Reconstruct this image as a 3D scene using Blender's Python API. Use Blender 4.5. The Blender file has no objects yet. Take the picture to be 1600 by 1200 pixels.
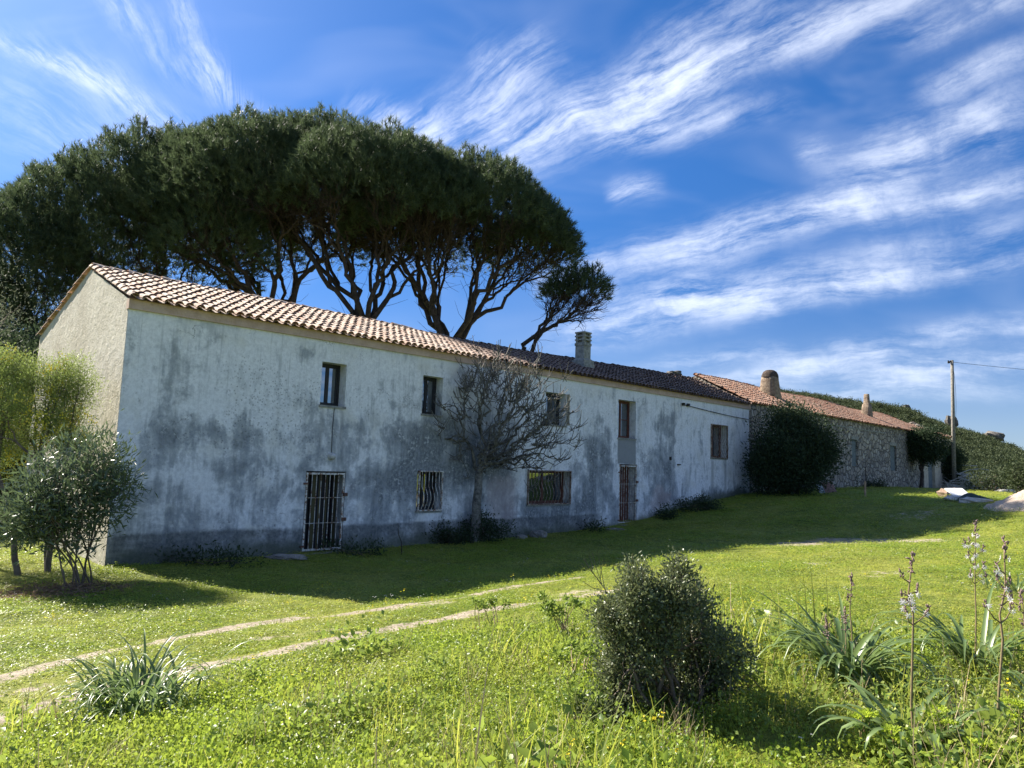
import bpy, math, random
import numpy as np
from mathutils import Vector, Matrix
R = math.radians
rng = np.random.default_rng(7); random.seed(7)
S = bpy.context.scene
COL = S.collection

# ------------------------------------------------------------------ camera
PITCH, ROLL, FPX = 0.10880639, 0.03324925, 1130.0          # focal length in pixels of a 1600 px wide frame
cf = np.array([0, math.cos(PITCH), math.sin(PITCH)]); cu0 = np.array([0, -math.sin(PITCH), math.cos(PITCH)]); cr0 = np.array([1., 0, 0])
cr = cr0*math.cos(ROLL) + cu0*math.sin(ROLL); cu = -cr0*math.sin(ROLL) + cu0*math.cos(ROLL)
cam = bpy.data.objects.new('camera', bpy.data.cameras.new('camera')); COL.objects.link(cam)
cam.matrix_world = Matrix(((cr[0], cu[0], -cf[0], 0), (cr[1], cu[1], -cf[1], 0), (cr[2], cu[2], -cf[2], 0), (0, 0, 0, 1)))
cam.data.sensor_width = 36; cam.data.lens = FPX/1600*36; cam.data.clip_start = .05; cam.data.clip_end = 6000
S.camera = cam

# ------------------------------------------------------------------ light
SUN_AZ, SUN_EL = R(-59), R(38)
S.view_settings.view_transform = 'Standard'; S.view_settings.look = 'None'; S.view_settings.gamma = 1
S.view_settings.exposure = 1.45
sd = np.array([math.sin(SUN_AZ)*math.cos(SUN_EL), math.cos(SUN_AZ)*math.cos(SUN_EL), math.sin(SUN_EL)])
sl = bpy.data.lights.new('sun', 'SUN'); sl.energy = 5.0; sl.angle = R(.5); sl.color = (1, .93, .82)
so = bpy.data.objects.new('sun', sl); COL.objects.link(so); so.rotation_euler = Vector(sd).to_track_quat('Z', 'Y').to_euler()

# ------------------------------------------------------------------ node helper
class G:
    def __init__(s, tree): s.t = tree; s.N = tree.nodes; s.L = tree.links
    def put(s, sock, v):
        if isinstance(v, bpy.types.NodeSocket): s.L.new(v, sock)
        elif isinstance(v, (tuple, list)) and sock.type == 'RGBA' and len(v) == 3: sock.default_value = (*v, 1)
        else: sock.default_value = v
    def n(s, typ, props=None, out=0, **ins):
        nd = s.N.new(typ)
        for k, v in (props or {}).items(): setattr(nd, k, v)
        for k, v in ins.items():
            k2 = int(k[1:]) if k[0] == 'i' and k[1:].isdigit() else k.replace('_', ' ')
            s.put(nd.inputs[k2], v)
        return nd.outputs[out]
    def m(s, op, a, b=0., c=0., clamp=False): return s.n('ShaderNodeMath', dict(operation=op, use_clamp=clamp), i0=a, i1=b, i2=c)
    def add(s, a, b): return s.m('ADD', a, b)
    def mul(s, a, b): return s.m('MULTIPLY', a, b)
    def sub(s, a, b): return s.m('SUBTRACT', a, b)
    def mx(s, a, b): return s.m('MAXIMUM', a, b)
    def ss(s, x, lo, hi, o0=0., o1=1.):
        return s.n('ShaderNodeMapRange', dict(interpolation_type='SMOOTHSTEP'), i0=x, i1=lo, i2=hi, i3=o0, i4=o1)
    def mix(s, f, a, b, mode='MIX'):
        nd = s.N.new('ShaderNodeMix'); nd.data_type = 'RGBA'; nd.blend_type = mode
        s.put(nd.inputs[0], f); s.put(nd.inputs[6], a); s.put(nd.inputs[7], b); return nd.outputs[2]
    def noise(s, vec, scale, detail=4., rough=.55, dist=0., out=0):
        return s.n('ShaderNodeTexNoise', out=out, Vector=vec, Scale=scale, Detail=detail, Roughness=rough, Distortion=dist)
    def xyz(s, v):
        nd = s.N.new('ShaderNodeSeparateXYZ'); s.L.new(v, nd.inputs[0]); return nd.outputs
    def vec(s, x, y, z=0.): return s.n('ShaderNodeCombineXYZ', i0=x, i1=y, i2=z)
    def vm(s, op, a, b=(0, 0, 0)): return s.n('ShaderNodeVectorMath', dict(operation=op), i0=a, i1=b)
    def obj(s): return s.n('ShaderNodeTexCoord', out=3)
    def attr(s, name): return s.n('ShaderNodeAttribute', dict(attribute_name=name), out=2)
    def bump(s, h, strength=.4, dist=.02): return s.n('ShaderNodeBump', Height=h, Strength=strength, Distance=dist)

def material(name):
    m = bpy.data.materials.new(name); m.use_nodes = True; m.node_tree.nodes.clear()
    g = G(m.node_tree); g.o = g.N.new('ShaderNodeOutputMaterial'); return m, g
def principled(g, col, rough=.8, normal=None, spec=.3, metal=0.):
    nd = g.N.new('ShaderNodeBsdfPrincipled'); g.put(nd.inputs['Base Color'], col); g.put(nd.inputs['Roughness'], rough)
    g.put(nd.inputs['Specular IOR Level'], spec); g.put(nd.inputs['Metallic'], metal)
    if normal is not None: g.put(nd.inputs['Normal'], normal)
    return nd.outputs[0]
def surf(g, sh): g.L.new(sh, g.o.inputs[0])

# ------------------------------------------------------------------ sky: physical gradient with cirrus streaks set in sky directions
W = bpy.data.worlds.new('World'); S.world = W; W.use_nodes = True; W.node_tree.nodes.clear()
g = G(W.node_tree)
sky = g.n('ShaderNodeTexSky', dict(sky_type='NISHITA', sun_disc=False, sun_elevation=SUN_EL, sun_rotation=SUN_AZ, air_density=1.0, dust_density=.1, ozone_density=4.5, altitude=1200))
sky = g.n('ShaderNodeHueSaturation', Saturation=1.22, Value=1.0, Color=sky)
D = g.n('ShaderNodeTexCoord', out=0)
dx, dy, dz = g.xyz(D)
sky = g.vm('MULTIPLY', sky, g.vec(g.ss(dz, -.05, .5, .36, .78), g.ss(dz, -.05, .5, .40, .80), g.ss(dz, -.05, .5, .52, .92)))
sdot = g.n('ShaderNodeVectorMath', dict(operation='DOT_PRODUCT'), out=1, i0=D, i1=tuple(sd))
glow = g.m('POWER', g.mx(sdot, 0.), 9.)
sky = g.vm('ADD', sky, g.vec(g.mul(glow, 2.2), g.mul(glow, 2.3), g.mul(glow, 2.4)))
inv = g.m('DIVIDE', 1., g.mx(dy, .15))
a_ = g.mul(dx, inv); b_ = g.mul(dz, inv)
ab = g.vec(a_, b_)
warp = g.vm('SCALE', g.vm('SUBTRACT', g.noise(ab, 3.2, 2., .5, out=1), (.5, .5, .5))); warp.node.inputs['Scale'].default_value = .06
abw = g.vm('ADD', ab, warp)
warp2 = g.vm('SCALE', g.vm('SUBTRACT', g.noise(ab, 11., 3., .6, out=1), (.5, .5, .5))); warp2.node.inputs['Scale'].default_value = .022
abw = g.vm('ADD', abw, warp2)
# node group: one cirrus streak from p0 to p1
ng = bpy.data.node_groups.new('cirrus_streak', 'ShaderNodeTree')
for nm, ty in (('P', 'NodeSocketVector'), ('p0', 'NodeSocketVector'), ('dir', 'NodeSocketVector'), ('len', 'NodeSocketFloat'), ('wid', 'NodeSocketFloat'), ('amp', 'NodeSocketFloat')):
    ng.interface.new_socket(nm, in_out='INPUT', socket_type=ty)
ng.interface.new_socket('v', in_out='OUTPUT', socket_type='NodeSocketFloat')
q = G(ng); gi = q.N.new('NodeGroupInput').outputs; go = q.N.new('NodeGroupOutput')
rel = q.vm('SUBTRACT', gi[0], gi[1])
s_ = q.n('ShaderNodeVectorMath', dict(operation='DOT_PRODUCT'), out=1, i0=rel, i1=gi[2])
dxx, dyy, _ = q.xyz(gi[2]); perp = q.vec(q.mul(dyy, -1.), dxx)
w_ = q.n('ShaderNodeVectorMath', dict(operation='DOT_PRODUCT'), out=1, i0=rel, i1=perp)
sn = q.m('DIVIDE', s_, gi[3])
taper = q.mul(q.ss(sn, -.12, .25), q.ss(sn, 1.15, .6))
wn = q.m('DIVIDE', w_, gi[4])
q.L.new(q.mul(q.mul(q.m('EXPONENT', q.mul(q.mul(wn, wn), -1.)), taper), gi[5]), go.inputs[0])
def sky_ab(px, py):
    d = cf*FPX + cr*(px-800) - cu*(py-600); return d[0]/d[1], d[2]/d[1]
tot = None
for x0, y0, x1, y1, wid, amp, fr in [
    (600, 250, 860, 110, 45, .9, 5.), (740, 250, 1120, 90, 46, 1.1, 5.), (860, 190, 1500, -40, 34, 1.15, 6.), (540, 165, 800, 290, 30, .7, 6.), (740, 110, 880, 70, 34, .6, 8.), (900, 215, 1230, 165, 26, .9, 6.), (1000, 90, 1250, -30, 40, .5, 6.),
    (1400, 60, 1660, -30, 26, .6, 6.), (1440, 140, 1660, 60, 26, .7, 6.), (950, 302, 1035, 290, 17, .9, 14.),
    (940, 430, 1220, 330, 26, .9, 6.), (1060, 410, 1450, 280, 26, 1.25, 5.), (1280, 290, 1660, 140, 44, .7, 5.), (1230, 250, 1300, 225, 24, .4, 7.), (1330, 345, 1680, 270, 22, .9, 7.), (1380, 230, 1660, 215, 50, .4, 7.),
    (870, 520, 1320, 425, 26, 1.2, 6.), (930, 480, 1130, 440, 20, .8, 6.), (1120, 490, 1500, 415, 20, 1.1, 6.), (1250, 440, 1660, 360, 24, .5, 7.), (1480, 430, 1660, 395, 16, .6, 7.), (1330, 400, 1640, 330, 18, .35, 8.),
    (1040, 600, 1360, 575, 16, .6, 6.), (1180, 570, 1480, 545, 20, .8, 6.), (1330, 600, 1660, 545, 22, .9, 6.), (1400, 530, 1660, 490, 18, .8, 7.), (1000, 565, 1250, 540, 13, .5, 8.), (840, 450, 970, 400, 22, .8, 8.), (1100, 630, 1640, 600, 16, .5, 7.),
    (-30, 30, 240, 180, 17, .8, 8.), (150, -30, 300, 130, 24, .5, 8.), (265, -20, 350, 170, 22, .75, 8.), (60, 50, 420, 330, 30, .35, 6.), (300, 90, 430, 230, 17, .35, 8.), (-60, 120, 300, 330, 70, .22, 5.)]:
    A = np.array(sky_ab(x0, y0)); B = np.array(sky_ab(x1, y1)); Ln = np.linalg.norm(B-A); d = (B-A)/Ln
    nd = g.N.new('ShaderNodeGroup'); nd.node_tree = ng
    g.L.new(abw, nd.inputs[0])
    for i, v in enumerate(((A[0], A[1], 0), (d[0], d[1], 0), float(Ln), wid/FPX, amp)): nd.inputs[i+1].default_value = v
    tot = nd.outputs[0] if tot is None else g.add(tot, nd.outputs[0])
# fibres fan out from the vanishing point of the upper wind
def fan(px, py):
    fa, fb = sky_ab(px, py); rx_, ry_ = g.sub(g.xyz(abw)[0], fa), g.sub(g.xyz(abw)[1], fb)
    return g.vec(g.mul(g.m('ARCTAN2', ry_, rx_), 26.), g.mul(g.m('LOGARITHM', g.add(g.mul(rx_, rx_), g.add(g.mul(ry_, ry_), .02)), 2.718), 2.2))
sel = g.ss(a_, -.44, -.32)
fanv = g.vm('ADD', g.vm('SCALE', fan(100, 600)), g.vm('SCALE', fan(470, 480)))
fanv.node.inputs[0].links[0].from_node.inputs['Scale'].default_value = 1
g.put(fanv.node.inputs[0].links[0].from_node.inputs['Scale'], sel); g.put(fanv.node.inputs[1].links[0].from_node.inputs['Scale'], g.sub(1., sel))
fib = g.noise(fanv, 1., 9., .68, .0)
tot = g.mul(tot, g.mul(g.ss(fib, .32, .70), g.ss(g.noise(abw, 7., 6., .68), .30, .66, .3, 1.2)))
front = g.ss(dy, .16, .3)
W.cycles.sampling_method = 'MANUAL'; W.cycles.sample_map_resolution = 256
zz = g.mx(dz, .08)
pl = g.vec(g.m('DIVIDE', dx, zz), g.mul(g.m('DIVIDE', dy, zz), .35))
fill_clouds = g.mul(g.ss(g.noise(pl, 1.3, 3., .62, .6), .4, .75), .62)  # unseen clouds behind the camera, added as fill light for the shaded front wall
thin = g.mul(g.ss(g.noise(g.vec(g.mul(a_, 3.), g.mul(b_, 7.)), 1., 3., .6, .5), .42, .8), .11)
veil = g.mul(g.ss(b_, .28, .0), .16)
cover = g.add(g.mul(front, g.add(g.add(tot, thin), veil)), g.mul(g.sub(1., front), fill_clouds))
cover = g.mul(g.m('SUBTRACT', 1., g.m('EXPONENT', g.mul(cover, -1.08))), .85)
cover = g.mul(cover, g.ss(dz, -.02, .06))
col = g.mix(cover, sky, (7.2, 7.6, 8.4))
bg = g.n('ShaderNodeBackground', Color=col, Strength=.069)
wo = g.N.new('ShaderNodeOutputWorld'); g.L.new(bg, wo.inputs[0])

# ------------------------------------------------------------------ frame of the farmhouse row: t along the wall, n out of it, z from eye level
U = np.array([0.70230422, 0.71187694, 0]); V = np.array([0.71187694, -0.70230422, 0]); O = np.array([-8.49799843, 15.68301199, 0]); UP = np.array([0, 0, 1.])
YAW = math.atan2(U[1], U[0])
def tnz(t, n, z=0.): return O + U*t + V*n + UP*z
_c = np.array([(0,0,-2.46),(5,0,-2.5),(10,0,-2.48),(16,0,-2.36),(18.5,0,-2.27),(22,0,-1.8),(25.4,0,-1.44),(29,0,-1.1),(35,0,-.97),(45,0,-.82),(60,0,-.9),(75,0,-1.1),
 (-3.4,8.6,-2.2),(.6,8.6,-2.12),(0,7,-2.28),(2.5,7,-2.38),(7,7,-2.25),(11.5,7,-2.18),(17,10,-1.85),(20,9.5,-1.95),(14,12,-1.6),(28,6.5,-.98),(25,8,-1.1),(31,9,-.92),(26,11,-.8),(33,12,-.95),(22,14,-1.05),(45,8,-.85),(60,10,-.95),
 (-3.15,11.4,-1.95),(-1.17,14.5,-1.62),(-2.3,14.3,-1.62),(-4.1,12,-1.85),(-.7,16.3,-1.42),(.9,15.7,-1.42),(1.4,14.7,-1.42),(-.15,12.75,-1.66),(5,13,-1.5),(9,13.5,-1.45),(-5.2,17,-1.6),(-3,20,-1.5),(8,20,-1.3),(20,22,-1.0),
 (-1.2,2.1,-2.46),(-6,3,-2.55),(-12,0,-2.7),(-8,8,-2.4),(-10,14,-2.1),(-14,20,-2.0),(40,20,-1.0),(60,25,-1.1),(80,5,-1.5),(90,30,-2),
 (-10,-12,-2.7),(0,-10,-2.4),(12,-10,-2.3),(25,-10,-1.5),(40,-12,-1.1),(60,-12,-1.2),(-15,-30,-3),(20,-30,-2.3),(50,-30,-1.8),(-30,0,-3),(-30,20,-2.6),(80,-30,-2.)])
_XY = np.array([tnz(a, b)[:2] for a, b, _ in _c])
def _phi(r2): return .5*r2*np.log(r2+1e-9)
def _K(P): return _phi(((P[:, None, :]-_XY[None])**2).sum(-1))
_n = len(_XY); _A = np.zeros((_n+3, _n+3)); _A[:_n, :_n] = _K(_XY)+np.eye(_n)*6.; _P = np.c_[np.ones(_n), _XY]; _A[:_n, _n:] = _P; _A[_n:, :_n] = _P.T
_w = np.linalg.solve(_A, np.r_[_c[:, 2], 0, 0, 0])
def sstep(x, a, b): t = np.clip((x-a)/(b-a), 0, 1); return t*t*(3-2*t)
def terrain(x, y):
    x = np.atleast_1d(np.asarray(x, float)); y = np.atleast_1d(np.asarray(y, float)); out = np.empty(x.shape)
    for i in range(0, len(x), 20000):
        P = np.c_[x[i:i+20000], y[i:i+20000]]; z = _K(P)@_w[:_n] + _w[_n]+P@_w[_n+1:]
        d = np.hypot(P[:, 0]-10, P[:, 1]-25); k = sstep(d, 45, 90); z = np.where(k < 1, z, 0)*(1-k) + (-2.2)*k
        out[i:i+20000] = z
    d = np.hypot(x, y)
    out += .035*np.sin(x*1.7+.6*np.sin(y*1.1))*np.sin(y*1.5+1.)*sstep(d, 1, 6) + .012*np.sin(x*5.1+y*2.)*np.sin(y*4.3-x)
    return out
def tz(x, y): return float(terrain(x, y)[0])
def ray(px, py): d = cf*FPX + cr*(px-800) - cu*(py-600); return d/np.linalg.norm(d)
def at(px, py, kmax=160):
    d = ray(px, py); ks = np.geomspace(1.5, kmax, 700); P = d[None]*ks[:, None]; h = P[:, 2]-terrain(P[:, 0], P[:, 1])
    i = np.argmax(h < 0) if (h < 0).any() else len(ks)-1
    return d*ks[max(i, 1)]
def atd(px, py, Y): d = ray(px, py); return d*(Y/d[1])
def onwall(px, py, n=0.): d = ray(px, py); return d*(((O+V*n)@V)/(d@V))

# ------------------------------------------------------------------ mesh helpers
def tag(o, label=None, cat=None, group=None, kind=None):
    for k, v in (('label', label), ('category', cat), ('group', group), ('kind', kind)):
        if v: o[k] = v
    return o
def thing(name, label, cat, loc=(0, 0, 0), rz=0., group=None):
    o = bpy.data.objects.new(name, None); COL.objects.link(o); o.location = Vector(loc); o.rotation_euler = (0, 0, rz); o.empty_display_size = .2
    return tag(o, label, cat, group)
def origin(o):
    v = np.zeros(3)
    while o is not None: v = v+np.array(o.matrix_basis.translation); o = o.parent
    return v
class MB:
    def __init__(s): s.V = []; s.F = []; s.R = []; s.n = 0
    def add(s, V, F, rnd=None):
        V = np.asarray(V, float).reshape(-1, 3); s.V.append(V); n = s.n
        if isinstance(F, np.ndarray): s.F.extend((F+n).tolist())
        else: s.F.extend([[i+n for i in f] for f in F])
        s.R.append(np.full(len(V), random.random() if rnd is None else rnd) if np.ndim(rnd) == 0 else np.asarray(rnd)); s.n += len(V); return s
    def box(s, x0, x1, y0, y1, z0, z1, rnd=None, bev=0.):
        s.add([(x0,y0,z0),(x1,y0,z0),(x1,y1,z0),(x0,y1,z0),(x0,y0,z1),(x1,y0,z1),(x1,y1,z1),(x0,y1,z1)],
              [(0,3,2,1),(4,5,6,7),(0,1,5,4),(1,2,6,5),(2,3,7,6),(3,0,4,7)], rnd); return s
    def frustum(s, cx, cy, z0, z1, w0, w1, d0=None, d1=None, rnd=None):
        d0 = w0 if d0 is None else d0; d1 = w1 if d1 is None else d1
        v = [(cx+a*w/2, cy+b*d/2, z) for z, w, d in ((z0, w0, d0), (z1, w1, d1)) for a, b in ((-1,-1),(1,-1),(1,1),(-1,1))]
        s.add(v, [(0,3,2,1),(4,5,6,7),(0,1,5,4),(1,2,6,5),(2,3,7,6),(3,0,4,7)], rnd); return s
    def tube(s, P, rad, k=6, rnd=None, cap=True):
        P = np.asarray(P, float); rad = np.broadcast_to(np.asarray(rad, float), (len(P),)); T = np.gradient(P, axis=0); T /= np.linalg.norm(T, axis=1)[:, None]+1e-12
        ref = np.array([0, 0, 1.]) if abs(T[0][2]) < .8 else np.array([1., 0, 0]); a = np.cross(T[0], ref); a /= np.linalg.norm(a)
        ang = np.arange(k)*2*math.pi/k; rings = []
        for i in range(len(P)):
            a = a-T[i]*(a@T[i]); a /= np.linalg.norm(a)+1e-12; b = np.cross(T[i], a)
            rings.append(P[i]+rad[i]*(np.cos(ang)[:, None]*a+np.sin(ang)[:, None]*b))
        F = [(i*k+j, i*k+(j+1) % k, (i+1)*k+(j+1) % k, (i+1)*k+j) for i in range(len(P)-1) for j in range(k)]
        if cap: F += [tuple(range(k-1, -1, -1)), tuple((len(P)-1)*k+j for j in range(k))]
        s.add(np.concatenate(rings), F, rnd); return s
    def ball(s, c, r, seg=8, rings=5, rnd=None, M=None, jit=0.):
        v = []
        for i in range(rings+1):
            th = math.pi*i/rings
            for j in range(seg):
                ph = 2*math.pi*j/seg; f = 1+(rng.normal()*jit if 0 < i < rings else 0)
                v.append((math.sin(th)*math.cos(ph)*f, math.sin(th)*math.sin(ph)*f, math.cos(th)*f))
        v = np.array(v)*np.asarray(r)
        if M is not None: v = v@np.asarray(M).T
        F = [(i*seg+j, (i+1)*seg+j, (i+1)*seg+(j+1) % seg, i*seg+(j+1) % seg) for i in range(rings) for j in range(seg)]
        s.add(v+np.asarray(c), F, rnd); return s
    def build(s, name, mat, parent=None, smooth=False, local=False):
        V = np.concatenate(s.V); R_ = np.concatenate(s.R)
        if parent is not None and not local: V = V-origin(parent)
        me = bpy.data.meshes.new(name); me.from_pydata(V.tolist(), [], s.F)
        at_ = me.attributes.new('rnd', 'FLOAT', 'POINT'); at_.data.foreach_set('value', R_.astype(np.float32))
        if smooth: me.polygons.foreach_set('use_smooth', np.ones(len(me.polygons), bool))
        me.materials.append(mat); me.update()
        o = bpy.data.objects.new(name, me); COL.objects.link(o)
        if parent is not None: o.parent = parent
        return o
def mesh_np(name, V, F, mat, parent=None, rnd=None, link=True, smooth=False, shift=True):
    V = np.asarray(V, np.float32); F = np.asarray(F, np.int32); k = F.shape[1]
    if parent is not None and shift: V = V-origin(parent).astype(np.float32)
    me = bpy.data.meshes.new(name); me.vertices.add(len(V)); me.vertices.foreach_set('co', V.ravel())
    me.loops.add(F.size); me.loops.foreach_set('vertex_index', F.ravel()); me.polygons.add(len(F))
    me.polygons.foreach_set('loop_start', np.arange(len(F), dtype=np.int32)*k)
    if smooth: me.polygons.foreach_set('use_smooth', np.ones(len(F), bool))
    at_ = me.attributes.new('rnd', 'FLOAT', 'POINT'); at_.data.foreach_set('value', (rnd if rnd is not None else rng.random(len(V))).astype(np.float32))
    me.materials.append(mat); me.update(calc_edges=True)
    o = bpy.data.objects.new(name, me)
    if link: COL.objects.link(o)
    if parent is not None: o.parent = parent
    return o
def nrm(v): return v/(np.linalg.norm(v, axis=-1, keepdims=True)+1e-12)
def leaves(P, D, L, Wd, fold=.25, rnd=None):
    """one bent diamond leaf (two triangles each side of the midrib) per point: P base, D direction, L length, Wd width"""
    n = len(P); L = np.broadcast_to(L, (n,))[:, None]; Wd = np.broadcast_to(Wd, (n,))[:, None]
    D = nrm(D); s = nrm(np.cross(D, nrm(rng.normal(size=(n, 3))))); u = np.cross(s, D)
    m = P+D*L*.5
    V = np.stack([P, m+s*Wd*.5+u*Wd*fold, P+D*L, m-s*Wd*.5+u*Wd*fold], 1).reshape(-1, 3)
    i = np.arange(n)[:, None]*4
    F = np.concatenate([i+np.array([[0, 1, 2]]), i+np.array([[0, 2, 3]])], 1).reshape(-1, 3)
    r = np.repeat(rng.random(n) if rnd is None else rnd, 4); return V, F, r
def needles(P, D, L, w, rnd):
    n = len(P); s = nrm(np.cross(D, rng.normal(size=(n, 3))))*(w*.5)
    V = np.stack([P-s, P+s, P+nrm(D)*L[:, None]], 1).reshape(-1, 3); F = np.arange(3*n).reshape(-1, 3); return V, F, np.repeat(rnd, 3)
def bez(p, d, q_, k, wob=0.):
    p = np.asarray(p, float); q_ = np.asarray(q_, float); L = np.linalg.norm(q_-p); c = p+d*L*.45; t = np.linspace(0, 1, k)[:, None]
    P = (1-t)**2*p+2*t*(1-t)*c+t*t*q_
    if wob and k > 2: P[1:-1] += rng.normal(size=(k-2, 3))*wob*L
    return P
def grow(mb, p, d, T, rtip, pw=.5, frac=.36, kmin=3, wob=.03, stiff=.55, rnd=None, twigs=False):
    """branch system from p towards all points T: a limb goes part of the way, then forks"""
    n = len(T); p = np.asarray(p, float); r = rtip*n**pw
    if n <= 2:
        for q_ in T:
            P = bez(p, d, q_, 5, wob); mb.tube(P, np.linspace(r*.95, rtip*.5, 5), kmin, rnd, cap=False)
        return
    c = T.mean(0); to = c-p; dist = np.linalg.norm(to); f = frac*(.75+.5*random.random())
    q_ = p+to*f+d*dist*f*.35
    P = bez(p, d, q_, 5, wob); dd = P[-1]-P[-2]; dd /= np.linalg.norm(dd)+1e-9
    if twigs and n < 160:
        for _ in range(3):
            s0 = P[random.randint(1, 3)]; td = nrm(dd*.6+rng.normal(size=3)*.6+UP*.2); l = .5+1.1*random.random(); mb.tube(np.array([s0, s0+td*l*.5+rng.normal(size=3)*.07, s0+td*l+UP*.12*l+rng.normal(size=3)*.08]), [rtip*.85, rtip*.7, rtip*.4], 3, rnd, cap=False)
    A = T-q_; A = A/(np.linalg.norm(A, axis=1)[:, None]+1e-6); A = A-A.mean(0)
    ax = np.linalg.svd(A, full_matrices=False)[2][0]; s = A@ax; o = np.argsort(s); k = int(n*(.35+.3*random.random())); k = min(max(k, 1), n-1)
    r2 = rtip*max(k, n-k)**pw
    mb.tube(P, np.linspace(r, max(r2, r*.8), 5), kmin if r < rtip*4 else (6 if r < .12 else 9), rnd, cap=False)
    for grp in (T[o[:k]], T[o[k:]]):
        e = nrm(grp.mean(0)-q_); nd_ = nrm(dd*stiff+e*(1-stiff)+rng.normal(size=3)*.12); grow(mb, q_, nd_, grp, rtip, pw, frac, kmin, wob, stiff, rnd, twigs)

# ------------------------------------------------------------------ materials
def leaf_mat(name, c1, c2, trans=.35, rough=.5, spec=.35, tcol=None, patch=None):
    m, g = material(name); r = g.attr('rnd')
    col = g.mix(r, c1, c2)
    if patch:
        pos = g.n('ShaderNodeNewGeometry', out=0); pn = g.noise(pos, .55, 4., .6); col = g.mix(g.ss(pn, .42, .64, 0., .75), col, g.mix(r, *patch)); col = g.mix(g.ss(g.noise(pos, 2.3, 3.), .5, .68, 0., .45), col, g.mix(r, (.05, .10, .015), (.14, .21, .03)))
    oi = g.n('ShaderNodeObjectInfo', out=5)
    a = principled(g, col, rough, spec=spec)
    t = g.n('ShaderNodeBsdfTranslucent', Color=g.mix(.5, col, tcol or tuple(min(1, 1.6*x) for x in c2)))
    surf(g, g.n('ShaderNodeMixShader', i0=trans, i1=a, i2=t)); return m
def plain(name, c1, c2, rough=.8, scale=6., bump=.3, spec=.3, metal=0., dist=.02):
    m, g = material(name); o = g.obj(); f = g.noise(o, scale, 6., .62); f2 = g.noise(o, scale*7, 4., .6)
    col = g.mix(g.ss(g.add(g.mul(f, .7), g.mul(f2, .3)), .35, .65), c1, c2)
    surf(g, principled(g, col, rough, g.bump(g.add(f2, f), bump, dist) if bump else None, spec, metal)); return m
M = {}
M['needle'] = leaf_mat('pine_needle', (.02, .04, .022), (.11, .147, .07), .3, .5, .15)
M['bark'] = plain('pine_bark', (.028, .022, .018), (.085, .065, .05), .9, 5., .8)
M['fig'] = plain('fig_bark', (.06, .056, .05), (.24, .23, .20), .85, 9., .4)
M['twig'] = plain('twig_bark', (.09, .07, .055), (.2, .16, .12), .85, 9., .3)
M['oleander'] = leaf_mat('oleander_leaf', (.045, .075, .035), (.13, .175, .085), .25, .27, .6)
M['mimosa'] = leaf_mat('mimosa_leaf', (.09, .14, .035), (.27, .33, .09), .42, .5)
M['blossom'] = leaf_mat('mimosa_blossom', (.72, .58, .05), (.86, .76, .12), .3, .7)
M['olive'] = leaf_mat('olive_leaf', (.08, .10, .06), (.19, .21, .14), .25, .6, .1)
M['mastic'] = leaf_mat('mastic_leaf', (.035, .062, .025), (.20, .225, .10), .22, .4, .4)
M['dark_leaf'] = leaf_mat('evergreen_leaf', (.018, .034, .018), (.06, .088, .042), .2, .6, .12)
M['maquis'] = leaf_mat('maquis_leaf', (.028, .046, .02), (.08, .098, .042), .2, .6, .15)
M['herb'] = leaf_mat('herb_leaf', (.07, .14, .025), (.27, .34, .065), .42, .4)
M['spurge'] = leaf_mat('spurge_leaf', (.22, .32, .03), (.42, .50, .05), .45, .5)
M['spurge_leaf'] = leaf_mat('spurge_foliage', (.06, .13, .03), (.14, .22, .05), .4, .5)
M['strap'] = leaf_mat('strap_leaf', (.085, .14, .045), (.18, .25, .085), .32, .36, .5)
M['grass'] = leaf_mat('grass_blade', (.125, .19, .02), (.41, .43, .065), .5, .45, patch=((.24, .23, .06), (.48, .46, .13)))
M['clover'] = leaf_mat('clover_leaf', (.085, .17, .017), (.32, .40, .05), .45, .4, .4, patch=((.18, .21, .05), (.42, .43, .10)))
M['dry'] = leaf_mat('dry_stalk', (.22, .16, .09), (.42, .33, .2), .2, .8)
M['litter'] = leaf_mat('dead_leaf', (.10, .06, .035), (.30, .20, .12), .2, .8)
M['petal'] = leaf_mat('white_petal', (.7, .66, .64), (.85, .8, .8), .4, .6)
M['yellow_petal'] = leaf_mat('yellow_petal', (.75, .6, .02), (.85, .7, .05), .3, .6)
M['bud'] = plain('flower_bud', (.16, .10, .09), (.32, .22, .2), .7, 60., .2)
M['stalk'] = plain('flower_stalk', (.13, .12, .05), (.26, .17, .1), .6, 25., .1)

def ground_material():
    m, g = material('meadow_ground'); o = g.obj(); dirt = g.attr('dirt'); lit = g.attr('litter')
    n1 = g.noise(o, .6, 5.); n2 = g.noise(o, 9., 6., .65); n3 = g.noise(o, 40., 4., .6)
    gr = g.mix(g.ss(g.add(g.mul(n1, .5), g.mul(n2, .5)), .38, .62), (.085, .12, .018), (.22, .235, .045))
    gr = g.mix(g.ss(n3, .55, .75, 0., .6), gr, (.19, .19, .06))
    soil = g.mix(g.ss(n2, .35, .65), (.24, .195, .14), (.40, .34, .26)); soil = g.mix(g.ss(n3, .6, .72, 0., .7), soil, (.14, .11, .08))
    dm = g.ss(g.add(dirt, g.mul(g.sub(g.add(g.mul(n2, .45), g.add(g.mul(n3, .25), g.mul(g.noise(o, 2.6, 4.), .3))), .5), 2.2)), .42, .62)
    col = g.mix(dm, gr, soil); col = g.mix(g.ss(g.add(lit, g.mul(g.sub(n2, .5), .8)), .4, .6), col, (.17, .12, .08))
    surf(g, principled(g, col, .95, g.bump(g.add(g.mul(n3, .6), n2), .7, .05), .15)); return m
M['ground'] = ground_material()

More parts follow.
